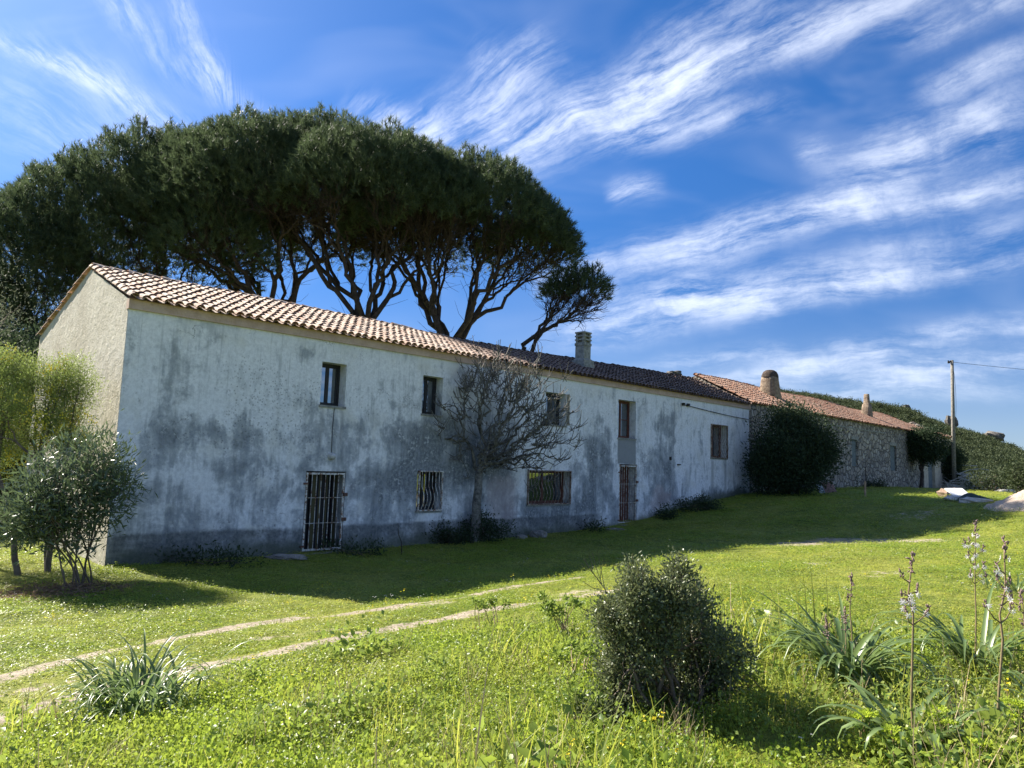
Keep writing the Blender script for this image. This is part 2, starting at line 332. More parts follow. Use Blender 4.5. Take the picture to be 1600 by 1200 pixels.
def wall_material():
    m, g = material('weathered_limewash'); o = g.obj(); x, y, z = g.xyz(o)
    wob = g.noise(o, 1.3, 5., .6, out=1); wx = g.sub(g.xyz(wob)[0], .5); wz = g.sub(g.xyz(wob)[1], .5)
    X = g.add(x, g.mul(wx, 1.3)); Z = g.add(z, g.mul(wz, 1.3))
    def boxm(X, Z, t0, t1, z0, z1, f, a):
        z0 += 2.45; z1 += 2.45
        h = g.mul(g.mul(g.ss(X, t0-f, t0+f), g.ss(X, t1+f, t1-f)), g.mul(g.ss(Z, z0-f, z0+f), g.ss(Z, z1+f, z1-f)))
        return g.mul(h, a)
    streak = g.noise(g.vec(g.mul(x, 7.), y, g.mul(z, .5)), 1., 5., .6)
    big = g.noise(o, .42, 5., .6); mid = g.noise(o, 2.2, 7., .68); fine = g.noise(o, 11., 7., .7); vf = g.noise(o, 45., 5., .7)
    crisp = g.noise(g.vm('MULTIPLY', o, (1., 1., .75)), 1.25, 10., .66, .4)
    st = g.add(g.mul(big, .27), g.add(g.mul(crisp, .48), g.add(g.mul(streak, .15), g.mul(fine, .10))))
    blobs = None
    for b in [(4.2,6.7,-2.6,1.15,.4,.10),(7.2,12.2,-.9,1.3,.7,.21),(2.0,3.6,-1.2,.7,.5,.05),(16.2,17.8,-1.0,1.6,.45,.13),(20.9,22.3,-1.5,2.4,.3,.11),(13,18.2,-2.2,-.9,.5,.08),(16,24,-1.6,.4,.8,.04),(0,2.2,-2.6,-.9,.6,.08),(24.6,29,-1.6,-.9,.4,.2),(6.8,8.0,-2.,-.5,.4,.09),(0.7,1.5,-1.2,2.4,.4,.08),(2.4,3.4,-.7,.9,.4,.05),(-1,3.,2.,3.3,.5,.03),(10,17,-1.9,-1.2,.4,.12)]:
        v = boxm(X, Z, *b); blobs = v if blobs is None else g.add(blobs, v)
    low = g.ss(z, 3.6, .2, 0., .02)
    pat = g.add(g.add(g.mul(crisp, .62), g.add(g.mul(streak, .2), g.mul(big, .18))), g.add(blobs, low))
    sm = g.ss(pat, .505, .615); core = g.ss(g.add(pat, g.mul(g.sub(fine, .5), .25)), .60, .70)
    base = g.mix(g.ss(fine, .35, .65), (.67, .685, .70), (.85, .865, .88))
    base = g.mix(g.ss(g.noise(o, 1.0, 3.), .5, .7, 0., .5), base, (.58, .57, .50))
    base = g.mix(g.ss(g.noise(g.vm('MULTIPLY', o, (1., 1., .4)), 3.1, 8., .7), .52, .66, 0., .55), base, (.46, .48, .49))
    grey = g.mix(g.ss(g.add(g.mul(mid, .5), g.mul(fine, .5)), .38, .62), (.25, .28, .31), (.46, .48, .49))
    grey = g.mix(core, grey, g.mix(g.ss(fine, .4, .6), (.10, .12, .14), (.24, .26, .27)))
    col = g.mix(g.mul(sm, .92), base, grey)
    flake = g.mul(g.ss(g.add(g.mul(fine, .45), g.mul(mid, .55)), .55, .60), g.ss(sm, .1, .6, .0, .7))
    col = g.mix(flake, col, (.66, .67, .66))
    # black pitting
    vor = g.n('ShaderNodeTexVoronoi', out=0, Vector=o, Scale=13., Randomness=1.)
    pit = g.mul(g.ss(vor, .36, .22), g.ss(g.add(g.noise(o, .9, 4., .6), boxm(X, Z, 2.2, 4.6, .2, 2.2, .6, .2)), .5, .66))
    pit = g.mul(pit, g.ss(vf, .4, .6)); col = g.mix(g.mul(pit, .75), col, (.10, .10, .10))
    # sharp grey panel below the fourth window, pink remains, plaster seam
    px_ = boxm(g.add(x, g.mul(wx, .15)), g.add(z, g.mul(wz, .2)), 18.15, 19.4, .12, 1.12, .05, .85); col = g.mix(px_, col, g.mix(mid, (.15, .16, .17), (.24, .25, .25)))
    for b in [(11.2,12.6,-2.0,-.5,.3,.5),(20.6,22.1,-1.7,-.9,.15,.5)]: col = g.mix(boxm(X, Z, *b), col, (.42, .33, .31))
    for b in [(25.45,25.7,-1.,.55,.08,.55),(26.7,26.9,-1.,.55,.08,.55)]: col = g.mix(boxm(x, g.add(z, g.mul(wz, 1.)), *b), col, (.24, .25, .25))
    run = g.mul(g.ss(g.noise(g.vec(g.mul(x, 11.), y, g.mul(z, .35)), 1., 5., .6), .55, .68), g.ss(z, 1.5, 5.3, .15, .5)); col = g.mix(run, col, (.36, .38, .39))
    seam = g.mul(g.ss(g.m('ABSOLUTE', g.sub(x, 22.25)), .03, .012), .6); col = g.mix(seam, col, (.25, .25, .25))
    band = g.ss(z, 5.25, 5.4, 0., .4); col = g.mix(band, col, (.74, .77, .8))
    crk = g.n('ShaderNodeTexVoronoi', dict(feature='DISTANCE_TO_EDGE'), out=0, Vector=g.vm('ADD', o, g.vm('SCALE', g.noise(o, 3., 4., out=1))), Scale=.55)
    col = g.mix(g.mul(g.ss(crk, .006, .002), g.ss(big, .5, .6, 0., .7)), col, (.12, .12, .12))
    for t_ in (4.95, 5.55, 8.4, 9.0, 14.0, 14.7): col = g.mix(boxm(g.add(x, g.mul(wx, .25)), g.add(z, g.mul(wz, 1.2)), t_-.05, t_+.06, .3, 1.36, .06, .45), col, (.2, .21, .21))
    # darker cement plinth of the left part, green algae at its foot
    pl = g.mul(g.ss(g.add(z, g.mul(wz, .25)), .69, .58), g.ss(X, 17.5, 16.6))
    col = g.mix(g.mul(pl, g.ss(mid, .35, .6, .55, .88)), col, g.mix(g.ss(fine, .35, .7), (.065, .075, .08), (.19, .20, .20)))
    rise = g.ss(X, 17., 29., 0., 1.25)
    col = g.mix(g.ss(g.add(g.sub(z, rise), g.mul(wz, .8)), .45, .05, 0., .75), col, (.075, .09, .06))
    hgt = g.add(g.mul(fine, .5), g.add(g.mul(vf, .35), g.add(g.mul(sm, -.4), mid)))
    surf(g, principled(g, col, .92, g.bump(hgt, .14, .012), .2)); return m
M['wall'] = wall_material()
def render_material():
    m, g = material('rough_cream_render'); o = g.obj()
    a = g.noise(o, 4.5, 6., .7); b = g.noise(o, 16., 6., .7); c = g.noise(o, .7, 4.); st = g.noise(g.vm('MULTIPLY', o, (9., 9., .7)), 1., 4.)
    col = g.mix(g.ss(g.add(g.mul(a, .5), g.mul(c, .5)), .35, .65), (.46, .42, .34), (.62, .58, .49)); col = g.mix(g.ss(st, .55, .75, 0., .4), col, (.38, .35, .29))
    surf(g, principled(g, col, .95, g.bump(g.add(g.mul(a, 1.), g.mul(b, .6)), .8, .06), .15)); return m
M['render'] = render_material()
def stone_material(name='rubble_stone', sc=2.4):
    m, g = material(name); o = g.obj(); w = g.vm('ADD', o, g.vm('MULTIPLY', g.vm('SUBTRACT', g.noise(o, 2., 3., out=1), (.5, .5, .5)), (.35, .35, .35)))
    v = g.vm('MULTIPLY', w, (1., 1., 1.25))
    e = g.n('ShaderNodeTexVoronoi', dict(feature='DISTANCE_TO_EDGE'), out=0, Vector=v, Scale=sc); c = g.n('ShaderNodeTexVoronoi', out=1, Vector=v, Scale=sc)
    cr_, cg_, cb_ = g.xyz(c); n1 = g.noise(o, 7., 6., .65); n2 = g.noise(o, 28., 5., .65); big = g.noise(o, .35, 3.)
    st = g.mix(cr_, (.20, .185, .165), (.48, .45, .39)); st = g.mix(g.mul(cg_, .35), st, (.36, .28, .20)); st = g.mix(g.ss(n1, .5, .72, 0., .6), st, (.46, .45, .42)); st = g.mix(g.ss(n2, .55, .75, 0., .6), st, (.09, .09, .085))
    mo = g.mix(n1, (.07, .065, .058), (.17, .155, .135)); mk = g.ss(e, .11, .02)
    col = g.mix(mk, st, mo); col = g.mix(g.ss(big, .5, .65, 0., .4), col, (.16, .16, .16))
    surf(g, principled(g, col, .95, g.bump(g.add(g.mul(g.ss(e, 0., .14), 1.), g.mul(n1, .5)), .9, .06), .15)); return m
M['stone'] = stone_material()
def tile_material(name='terracotta_tile', c1=(.46, .30, .21), c2=(.72, .56, .44), c3=(.74, .63, .51), aged=1.):
    m, g = material(name); o = g.obj(); r = g.attr('rnd'); x, y, z = g.xyz(o); n1 = g.noise(o, 9., 6., .65); n2 = g.noise(o, .5, 4.); n3 = g.noise(o, 30., 4.)
    col = g.mix(r, c1, c2); col = g.mix(g.ss(g.noise(o, 3., 2.), .45, .65, 0., .6), col, c3)
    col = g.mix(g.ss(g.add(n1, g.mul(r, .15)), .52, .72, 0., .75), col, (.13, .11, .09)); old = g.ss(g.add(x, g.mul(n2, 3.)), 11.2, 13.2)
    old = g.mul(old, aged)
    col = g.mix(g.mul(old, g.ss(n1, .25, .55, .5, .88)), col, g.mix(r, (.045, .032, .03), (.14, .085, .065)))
    col = g.mix(g.mul(g.ss(n3, .6, .72), .4), col, (.36, .34, .27))
    surf(g, principled(g, col, .85, g.bump(g.add(n1, n3), .3, .01), .25)); return m
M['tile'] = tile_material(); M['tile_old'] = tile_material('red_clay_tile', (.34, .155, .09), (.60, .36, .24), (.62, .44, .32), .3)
def rusty(name, paint, rust, amt):
    m, g = material(name); o = g.obj(); n1 = g.noise(o, 9., 6., .7); n2 = g.noise(o, 60., 4.)
    f = g.ss(g.add(g.mul(n1, .7), g.mul(n2, .3)), amt-.06, amt+.06); surf(g, principled(g, g.mix(f, paint, rust), .6, g.bump(n2, .3, .003), .4)); return m
M['bar'] = rusty('rusty_white_iron', (.62, .62, .58), (.17, .075, .035), .52)
M['bar_old'] = rusty('worn_painted_iron', (.36, .31, .26), (.12, .06, .035), .5)
M['rust'] = rusty('rusty_iron', (.16, .075, .05), (.07, .035, .025), .5)
M['glass'] = (lambda: (lambda m, g: (surf(g, g.n('ShaderNodeMixShader', i0=.28, i1=principled(g, (.012, .015, .018), .1), i2=g.n('ShaderNodeBsdfGlossy', Color=(.9, .95, 1.), Roughness=.03))), m)[1])(*material('window_glass')))()
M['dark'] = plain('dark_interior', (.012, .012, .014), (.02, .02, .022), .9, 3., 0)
M['frame_black'] = plain('dark_painted_wood', (.018, .02, .024), (.035, .036, .04), .5, 12., .2)
M['frame_wood'] = plain('red_brown_wood', (.09, .035, .025), (.16, .065, .045), .6, 14., .3)
M['door_olive'] = plain('olive_painted_wood', (.10, .09, .03), (.17, .14, .05), .6, 7., .2)
M['reveal'] = plain('reveal_plaster', (.5, .51, .5), (.66, .67, .66), .9, 6., .4)
M['fascia'] = plain('cornice_render', (.46, .33, .26), (.58, .44, .36), .9, 3., .3)
M['concrete'] = plain('chimney_concrete', (.16, .165, .15), (.34, .34, .31), .9, 7., .5)
M['chimney_stone'] = plain('chimney_masonry', (.17, .12, .085), (.36, .28, .20), .95, 5., .9, dist=.06)
M['soot'] = plain('sooty_masonry', (.04, .032, .028), (.12, .09, .07), .95, 6., .9, dist=.05)
M['cream'] = plain('cream_plaster', (.40, .35, .27), (.58, .52, .41), .9, 3., .4)
M['shutter'] = plain('grey_green_shutter', (.10, .13, .14), (.17, .20, .21), .7, 6., .2)
M['pole'] = plain('weathered_pole', (.13, .12, .10), (.27, .25, .21), .85, 8., .4)
M['wire'] = plain('black_cable', (.02, .02, .02), (.04, .04, .04), .6, 5., 0)
M['ceramic'] = plain('lamp_ceramic', (.45, .46, .45), (.6, .6, .58), .35, 10., .1)
M['rock'] = plain('granite_rock', (.17, .16, .145), (.40, .37, .33), .95, 4., .9, dist=.08)
M['outcrop'] = plain('weathered_outcrop', (.09, .085, .075), (.25, .225, .19), .95, .6, .9, dist=.3)
M['pale_rock'] = plain('pale_rock', (.40, .38, .35), (.62, .6, .56), .95, 5., .8, dist=.05)
M['brown_rock'] = plain('brown_rock', (.25, .17, .12), (.42, .31, .23), .95, 6., .8, dist=.05)
M['sand'] = plain('building_sand', (.42, .33, .25), (.60, .49, .38), 1., 5., .8, dist=.05)
M['white_sheet'] = plain('white_panel', (.66, .66, .65), (.8, .8, .79), .6, 4., .1)
M['blue_sheet'] = plain('pale_blue_panel', (.42, .5, .58), (.56, .62, .68), .6, 4., .1)
M['red_board'] = plain('reddish_board', (.20, .12, .11), (.32, .21, .19), .8, 5., .2)
M['tarp'] = plain('dark_green_tarpaulin', (.02, .035, .03), (.05, .07, .06), .7, 6., .3, .15)
M['wood'] = plain('raw_wood', (.30, .20, .12), (.45, .32, .2), .85, 8., .3)
M['hill'] = plain('hill_scrub', (.035, .05, .02), (.10, .11, .05), 1., .12, .5, dist=1.)

# ------------------------------------------------------------------ ground: one sheet, fine near the camera and reaching the horizon
ang = np.concatenate([np.linspace(-58, 58, 420), np.linspace(58, 302, 62)[1:-1]])*math.pi/180
rad = np.concatenate([[.25], np.geomspace(.6, 60, 330), np.geomspace(62, 3500, 50)])
RR, AA = np.meshgrid(rad, ang, indexing='ij'); GX = (RR*np.sin(AA)).ravel(); GY = (RR*np.cos(AA)).ravel()
GZ = terrain(GX, GY)
na = len(ang); nr = len(rad)
ii, jj = np.meshgrid(np.arange(nr-1), np.arange(na), indexing='ij'); i0 = (ii*na+jj).ravel(); i1 = (ii*na+(jj+1) % na).ravel(); i2 = ((ii+1)*na+(jj+1) % na).ravel(); i3 = ((ii+1)*na+jj).ravel()
ground = mesh_np('ground', np.c_[GX, GY, GZ], np.c_[i0, i3, i2, i1], M['ground'], smooth=True); tag(ground, kind='structure')
bmc = ground.data
def seg_dist(P, poly):
    d = np.full(len(P), 1e9)
    for a, b in zip(poly[:-1], poly[1:]):
        ab_ = b-a; t = np.clip(((P-a)@ab_)/(ab_@ab_), 0, 1); d = np.minimum(d, np.linalg.norm(P-a-t[:, None]*ab_, axis=1))
    return d
def track(pts): return np.array([at(*p)[:2] for p in pts])
TR = [(track([(-150, 1100), (0, 1062), (150, 1022), (350, 985), (470, 966), (560, 957), (640, 944), (760, 925), (900, 903)]), .22, .74),
      (track([(-150, 1160), (0, 1128), (130, 1088), (300, 1048), (450, 1016), (620, 982), (780, 952), (930, 928), (1010, 915)]), .20, .70),
      (track([(560, 957), (640, 950), (700, 940)]), .3, .5), (track([(0, 1085), (120, 1062), (190, 1048)]), .16, .5),
      (track([(400, 1000), (540, 982)]), .15, .45)]
SP = [((1330, 847), 2.2, .62), ((1240, 850), 1.6, .58), ((1410, 846), 1.8, .62), ((1280, 882), .6, .42), ((1365, 897), .7, .40), ((1430, 806), 1.6, .42), ((900, 928), .6, .55), ((720, 965), .3, .5), ((1300, 1190), .15, .4), ((930, 1140), .28, .7), ((60, 1190), .2, .4)]
def dirt_mask(x, y):
    P = np.c_[x, y]; m_ = np.zeros(len(P))
    for poly, w, a in TR: m_ = np.maximum(m_, a*(1-sstep(seg_dist(P, poly), w*.45, w*1.5)))
    for c, r, a in SPW: m_ = np.maximum(m_, a*(1-sstep(np.hypot((P[:, 0]-c[0]), (P[:, 1]-c[1])), r*.3, r*1.2)))
    return m_
SPW = [(at(*c)[:2], r, a) for c, r, a in SP]
near = RR.ravel() < 60
dm = np.zeros(len(GX)); dm[near] = dirt_mask(GX[near], GY[near])
bmc.attributes.new('dirt', 'FLOAT', 'POINT').data.foreach_set('value', dm.astype(np.float32))
LIT = [(at(95, 925)[:2], .75, 1.), (at(40, 930)[:2], .6, .7), (at(210, 915)[:2], .5, .6)]
lm = np.zeros(len(GX))
for c, r, a in LIT: lm = np.maximum(lm, a*(1-sstep(np.hypot(GX-c[0], GY-c[1]), r*.3, r*1.3)))
bmc.attributes.new('litter', 'FLOAT', 'POINT').data.foreach_set('value', lm.astype(np.float32))

# ------------------------------------------------------------------ stuff: instanced tufts (grass, clover, scrub)
def gn_tree():
    t = bpy.data.node_groups.new('tuft_field', 'GeometryNodeTree')
    t.interface.new_socket('Geometry', in_out='INPUT', socket_type='NodeSocketGeometry'); cs = t.interface.new_socket('Collection', in_out='INPUT', socket_type='NodeSocketCollection'); t.interface.new_socket('Geometry', in_out='OUTPUT', socket_type='NodeSocketGeometry')
    N = t.nodes; L = t.links; gi = N.new('NodeGroupInput'); go = N.new('NodeGroupOutput'); iop = N.new('GeometryNodeInstanceOnPoints'); ci = N.new('GeometryNodeCollectionInfo')
    ci.inputs['Separate Children'].default_value = True; ci.inputs['Reset Children'].default_value = True
    iop.inputs['Pick Instance'].default_value = True
    def na_(name, typ):
        x = N.new('GeometryNodeInputNamedAttribute'); x.data_type = typ; x.inputs['Name'].default_value = name; return x.outputs['Attribute']
    L.new(gi.outputs[0], iop.inputs['Points']); L.new(gi.outputs[1], ci.inputs['Collection']); L.new(ci.outputs[0], iop.inputs['Instance'])
    L.new(na_('idx', 'INT'), iop.inputs['Instance Index']); L.new(na_('rot', 'FLOAT_VECTOR'), iop.inputs['Rotation']); L.new(na_('scl', 'FLOAT_VECTOR'), iop.inputs['Scale'])
    L.new(iop.outputs[0], go.inputs[0]); return t, cs.identifier
GN, GNID = gn_tree()
def field(name, templates, P, scl, mat, tilt=.15):
    c = bpy.data.collections.new(name+'_tufts')
    for o in templates: c.objects.link(o)
    me = bpy.data.meshes.new(name); me.vertices.add(len(P)); me.vertices.foreach_set('co', np.asarray(P, np.float32).ravel())
    me.attributes.new('idx', 'INT', 'POINT').data.foreach_set('value', rng.integers(0, len(templates), len(P)).astype(np.int32))
    rot = np.c_[rng.normal(0, tilt, len(P)), rng.normal(0, tilt, len(P)), rng.random(len(P))*6.283].astype(np.float32)
    me.attributes.new('rot', 'FLOAT_VECTOR', 'POINT').data.foreach_set('vector', rot.ravel())
    scl = np.asarray(scl, np.float32); scl = np.repeat(scl[:, None], 3, 1) if scl.ndim == 1 else scl
    me.attributes.new('scl', 'FLOAT_VECTOR', 'POINT').data.foreach_set('vector', scl.ravel())
    me.materials.append(mat)
    o = bpy.data.objects.new(name, me); COL.objects.link(o); md = o.modifiers.new('field', 'NODES'); md.node_group = GN; md[GNID] = c
    return tag(o, kind='stuff')
def blades(n, spread, h, w, bend, seg=3):
    Vs, Fs, Rs = [], [], []
    for k in range(n):
        b = np.array([rng.normal()*spread, rng.normal()*spread, 0]); a = random.random()*6.283; d = np.array([math.cos(a), math.sin(a), 0]); sd_ = np.array([-d[1], d[0], 0]); hh = h*(.45+.75*random.random()); be = bend*(.3+random.random())
        pts = []
        for i in range(seg+1):
            s = i/seg; ww = w*(1-s**1.6)*.5+.0006; c = b+d*hh*be*s*s+UP*hh*(s-.25*be*s*s); pts += [c-sd_*ww, c+sd_*ww]
        o = len(Vs)*(2*seg+2); Vs.append(pts); Fs += [(o+2*i, o+2*i+1, o+2*i+3, o+2*i+2) for i in range(seg)]; Rs += [random.random()]*(2*seg+2)
    return np.array(Vs).reshape(-1, 3), np.array(Fs), np.array(Rs)
def herb(n, spread, h, leaf, up=.5):
    """low leafy plant: short stalks each with a few round leaves"""
    P = np.c_[rng.normal(0, spread, n), rng.normal(0, spread, n), np.abs(rng.normal(h*.65, h*.3, n))+.005]
    D = np.c_[rng.normal(size=(n, 2)), np.abs(rng.normal(0, up, n))]; return leaves(P, D, leaf*(.6+.8*rng.random(n)), leaf*(.5+.4*rng.random(n)), .15)
def tmpl(name, VFR, mat): return mesh_np(name, VFR[0], VFR[1], mat, None, VFR[2], link=False)
def scatter(n, dmin, dmax, pw, amax=56):
    a = R(1)*rng.uniform(-amax, amax, n); u_ = rng.random(n); e = 2-pw
    d = (dmin**e+u_*(dmax**e-dmin**e))**(1/e); x = d*np.sin(a); y = d*np.cos(a); return x, y, d
def tn(x, y): dxy = np.c_[x-O[0], y-O[1]]; return dxy@U[:2], dxy@V[:2]
def field_ok(x, y):
    t, n = tn(x, y); inside = (t > -.15) & (t < 68) & (n < .12) & (n > -8); return ~inside
def tall(x, y):
    """0 on the grazed lawn, 1 on the weedy bank in the foreground"""
    t, n = tn(x, y); d = np.hypot(x, y); return np.clip(np.maximum(sstep(n, 10.4, 12.2)*(1-sstep(t, -.5, 3.5)), 1-sstep(d, 5.2, 8.)), 0, 1)
def pnoise(x, y, s, k=5, seed=1):
    r = np.random.default_rng(seed); v = np.zeros(len(x))
    for i in range(k):
        th = r.random()*6.28; f = s*(.6+1.1*r.random()); v += np.sin(f*(x*math.cos(th)+y*math.sin(th))+r.random()*6.28+1.5*np.sin(f*.6*(y*math.cos(th)-x*math.sin(th))))
    return v/k**.5
gt = [tmpl('grass_tuft', blades(16, .035, .10, .0045, .6), M['grass']) for _ in range(4)]
x, y, d = scatter(70000, 2.6, 60, 1.25)
k = field_ok(x, y) & (rng.random(len(x)) > dirt_mask(x, y)*1.5) & (rng.random(len(x)) > .5*tall(x, y)*(pnoise(x, y, 1.3, seed=21) < .5)); x, y, d = x[k], y[k], d[k]
hh = .2+.5*tall(x, y)*(.7+.75*pnoise(x, y, 2.2)).clip(.1, 2.4)+.16*rng.random(len(x)); gs = (.75+d*.075).clip(.8, 4.)
field('meadow_grass', gt, np.c_[x, y, terrain(x, y)-.01], np.c_[gs, gs, hh*(1+d*.012)], M['grass'])
ct = [tmpl('clover_patch', herb(34, .07, .05, .022), M['clover']) for _ in range(4)]
x, y, d = scatter(60000, 2.6, 45, 1.45)
pn = pnoise(x, y, 1.6, seed=3); k = field_ok(x, y) & (rng.random(len(x)) > dirt_mask(x, y)*1.8) & (pn+.5*tall(x, y)+.25 > rng.normal(0, .5, len(x))); x, y, d = x[k], y[k], d[k]
cs_ = (.7+.05*d).clip(.8, 2.6)*(.8+.4*rng.random(len(x))); field('clover', ct, np.c_[x, y, terrain(x, y)-.005], np.c_[cs_, cs_, cs_*(.4+1.5*tall(x, y)*(.7+.5*pnoise(x, y, 1.9, seed=12)).clip(.2, 1.6))], M['clover'])
wt = [tmpl('weed_clump', herb(60, .09, .15, .03, .9), M['herb']), tmpl('broad_weed', herb(30, .07, .10, .044, .8), M['herb']), tmpl('fine_weed', herb(110, .10, .17, .02, .7), M['clover']), tmpl('fine_weed', herb(110, .10, .13, .018, .7), M['clover']), tmpl('grass_stalks', blades(9, .07, .30, .0045, .5), M['grass']), tmpl('dry_stalks', blades(5, .06, .26, .004, .35), M['dry'])]
x, y, d = scatter(24000, 2.8, 18, 1.2); pn = pnoise(x, y, 1.9, seed=5)
k = field_ok(x, y) & (tall(x, y) > .4) & (pn > -.4) & (dirt_mask(x, y) < .25); x, y, d = x[k], y[k], d[k]
ws = (.35+1.0*rng.random(len(x))**2)*(.85+.5*np.maximum(0, pnoise(x, y, 2.6, seed=31))); field('bank_weeds', wt, np.c_[x, y, terrain(x, y)-.01], ws, M['herb'])
def flower_t(mat, h, n):
    V, F, r = blades(n, .03, h, .003, .2, 2); tips = np.array([[rng.normal(0, .03), rng.normal(0, .03), h*(.8+.3*random.random())] for _ in range(n)])
    P = np.repeat(tips, 6, 0); D_ = np.c_[rng.normal(size=(len(P), 2)), np.full(len(P), .35)]; a = leaves(P, D_, np.full(len(P), .012), np.full(len(P), .008)); return a
ft = [tmpl('daisy_head', flower_t(None, .13, 3), M['petal']) for _ in range(2)]
x, y, d = scatter(1100, 3.4, 22, 1.3); k = field_ok(x, y) & (pnoise(x, y, 1.2, seed=8) > .45) & (dirt_mask(x, y) < .2); x, y = x[k], y[k]
field('white_wildflowers', ft, np.c_[x, y, terrain(x, y)], .5+.5*rng.random(len(x)), M['petal'])
ft = [tmpl('yellow_head', flower_t(None, .14, 3), M['yellow_petal'])]
x, y, d = scatter(1500, 3., 16, 1.3); k = field_ok(x, y) & (pnoise(x, y, 1.5, seed=18) > .6) & (dirt_mask(x, y) < .2); x, y = x[k], y[k]
field('yellow_wildflowers', ft, np.c_[x, y, terrain(x, y)], .7+.7*rng.random(len(x)), M['yellow_petal'])
# dead leaves under the oleander
c0 = LIT[0][0]; n = 1500; lx = c0[0]+rng.normal(0, .55, n); ly = c0[1]+rng.normal(0, .4, n)
lv = leaves(np.c_[lx, ly, terrain(lx, ly)+.01+.06*rng.random(n)], np.c_[rng.normal(size=(n, 2)), rng.normal(0, .3, n)], .07+.06*rng.random(n), .018)
tag(mesh_np('dead_leaves', *lv[:2], M['litter'], None, lv[2]), kind='stuff')

# ------------------------------------------------------------------ houses (built in local coordinates: x along the wall, y into it, z up)
Z0 = -2.45
def house_root(name, label, t, cat='house'): return thing(name, label, cat, tnz(t, 0, Z0), YAW)
H = house_root('farmhouse', 'long white farmhouse with stained limewashed wall and terracotta roof', 0.)
HL, DEP, RN, ZE, ZR = 29.25, 7.58, 3.09, 3.34, 4.55
def part(name, mb, mat, parent, smooth=False): return mb.build(name, mat, parent, smooth, local=True)
def pierced(mb, x0, x1, z0, z1, holes, rec, ox=0.):
    """front wall sheet with rectangular openings and their reveals"""
    xs = sorted({x0, x1, *[h[0] for h in holes], *[h[1] for h in holes]}); zs = sorted({z0, z1, *[h[2] for h in holes], *[h[3] for h in holes]})
    for a, b in zip(xs[:-1], xs[1:]):
        for c, d in zip(zs[:-1], zs[1:]):
            mx_, mz = (a+b)/2, (c+d)/2
            if any(h[0] < mx_ < h[1] and h[2] < mz < h[3] for h in holes): continue
            mb.add([(a-ox, 0, c-Z0), (b-ox, 0, c-Z0), (b-ox, 0, d-Z0), (a-ox, 0, d-Z0)], [(0, 1, 2, 3)])
    for a, b, c, d in holes:
        a -= ox; b -= ox; c -= Z0; d -= Z0
        mb.add([(a,0,c),(a,rec,c),(a,rec,d),(a,0,d)], [(0,1,2,3)]); mb.add([(b,0,c),(b,0,d),(b,rec,d),(b,rec,c)], [(0,1,2,3)])
        mb.add([(a,0,d),(a,rec,d),(b,rec,d),(b,0,d)], [(0,1,2,3)]); mb.add([(a,0,c),(b,0,c),(b,rec,c),(a,rec,c)], [(0,1,2,3)])
WIN = [(4.87,5.63,1.36,2.53),(8.30,9.08,1.37,2.54),(13.83,14.95,1.40,2.56),(18.15,19.36,1.13,2.66),(25.4,26.95,.55,2.13)]
LOW = [(8.25,9.2,-1.5,-.31),(13.0,15.28,-1.4,-.21)]
DOOR = [(4.6,5.8,-2.5,-.38),(18.28,19.5,-2.27,.1)]
REC = .42
mb = MB(); pierced(mb, 0, HL, -3.2, 3.30, WIN+LOW+DOOR, REC)
fr = part('front_wall', mb, M['wall'], H)
mb = MB()
prof = [(0, -3.2), (0, ZE-.02), (RN, ZR-.05), (DEP, 3.2), (DEP, -3.2)]
mb.add([(-.004, a, b-Z0) for a, b in prof], [(4, 3, 2, 1, 0)]); mb.add([(HL, a, b-Z0) for a, b in prof], [(0, 1, 2, 3, 4)])
mb.add([(0, DEP, -3.2-Z0), (HL, DEP, -3.2-Z0), (HL, DEP, 3.2-Z0), (0, DEP, 3.2-Z0)], [(3, 2, 1, 0)])
part('gable_wall', mb, M['render'], H)
mb = MB(); mb.box(.05, HL-.05, REC+.25, REC+.3, -3.1-Z0, 3.2-Z0); part('dark_backing', mb, M['dark'], H)  # near-black sheet behind the openings, its colour stands in for unlit rooms
# cornice
mb = MB(); mb.box(-.02, HL+.02, -.07, .1, 3.1-Z0, 3.33-Z0); part('cornice', mb, M['fascia'], H)

def tiles(mb, x0, x1, y0, z0, y1, z1, pitch=.24, expo=.37, seg=6, sag=None):
    """barrel tiles from eave (y0, z0) to ridge (y1, z1): convex cover tiles over concave channel tiles"""
    SL = math.hypot(y1-y0, z1-z0); ey, ez = (y1-y0)/SL, (z1-z0)/SL; ny, nz = (-ez, ey) if y1 > y0 else (ez, -ey)
    if nz < 0: ny, nz = -ny, -nz
    rows = int(SL/expo)+1; cols = int((x1-x0)/pitch)
    th = np.linspace(0, math.pi, seg+1); F = np.array([(j, j+1, seg+2+j, seg+1+j) for j in range(seg)])
    for c in range(cols+1):
        for kind in (0, 1):
            if kind and c == cols: continue
            xc = x0+pitch*(c+.5*kind)+pitch*.0
            for r in range(rows):
                s0 = r*expo-.09+rng.normal()*.018; s1 = min(s0+expo+.09, SL)
                if s1-s0 < .08: continue
                jx = rng.normal()*.009; dip = sag(xc, (s0)/SL) if sag else 0.
                V_ = []
                for s, rr, lift in ((s0, .098, .045), (s1, .082, .012)):
                    px_ = xc+jx+np.cos(th)*rr*(-1); h = np.sin(th)*rr*.8+lift+.012 if not kind else -np.sin(th)*rr*.55+.045+lift*.5
                    V_ += [(X_, y0+ey*s+ny*hh_, z0+ez*s+nz*hh_+dip) for X_, hh_ in zip(px_, h)]
                mb.add(V_, F, random.random())
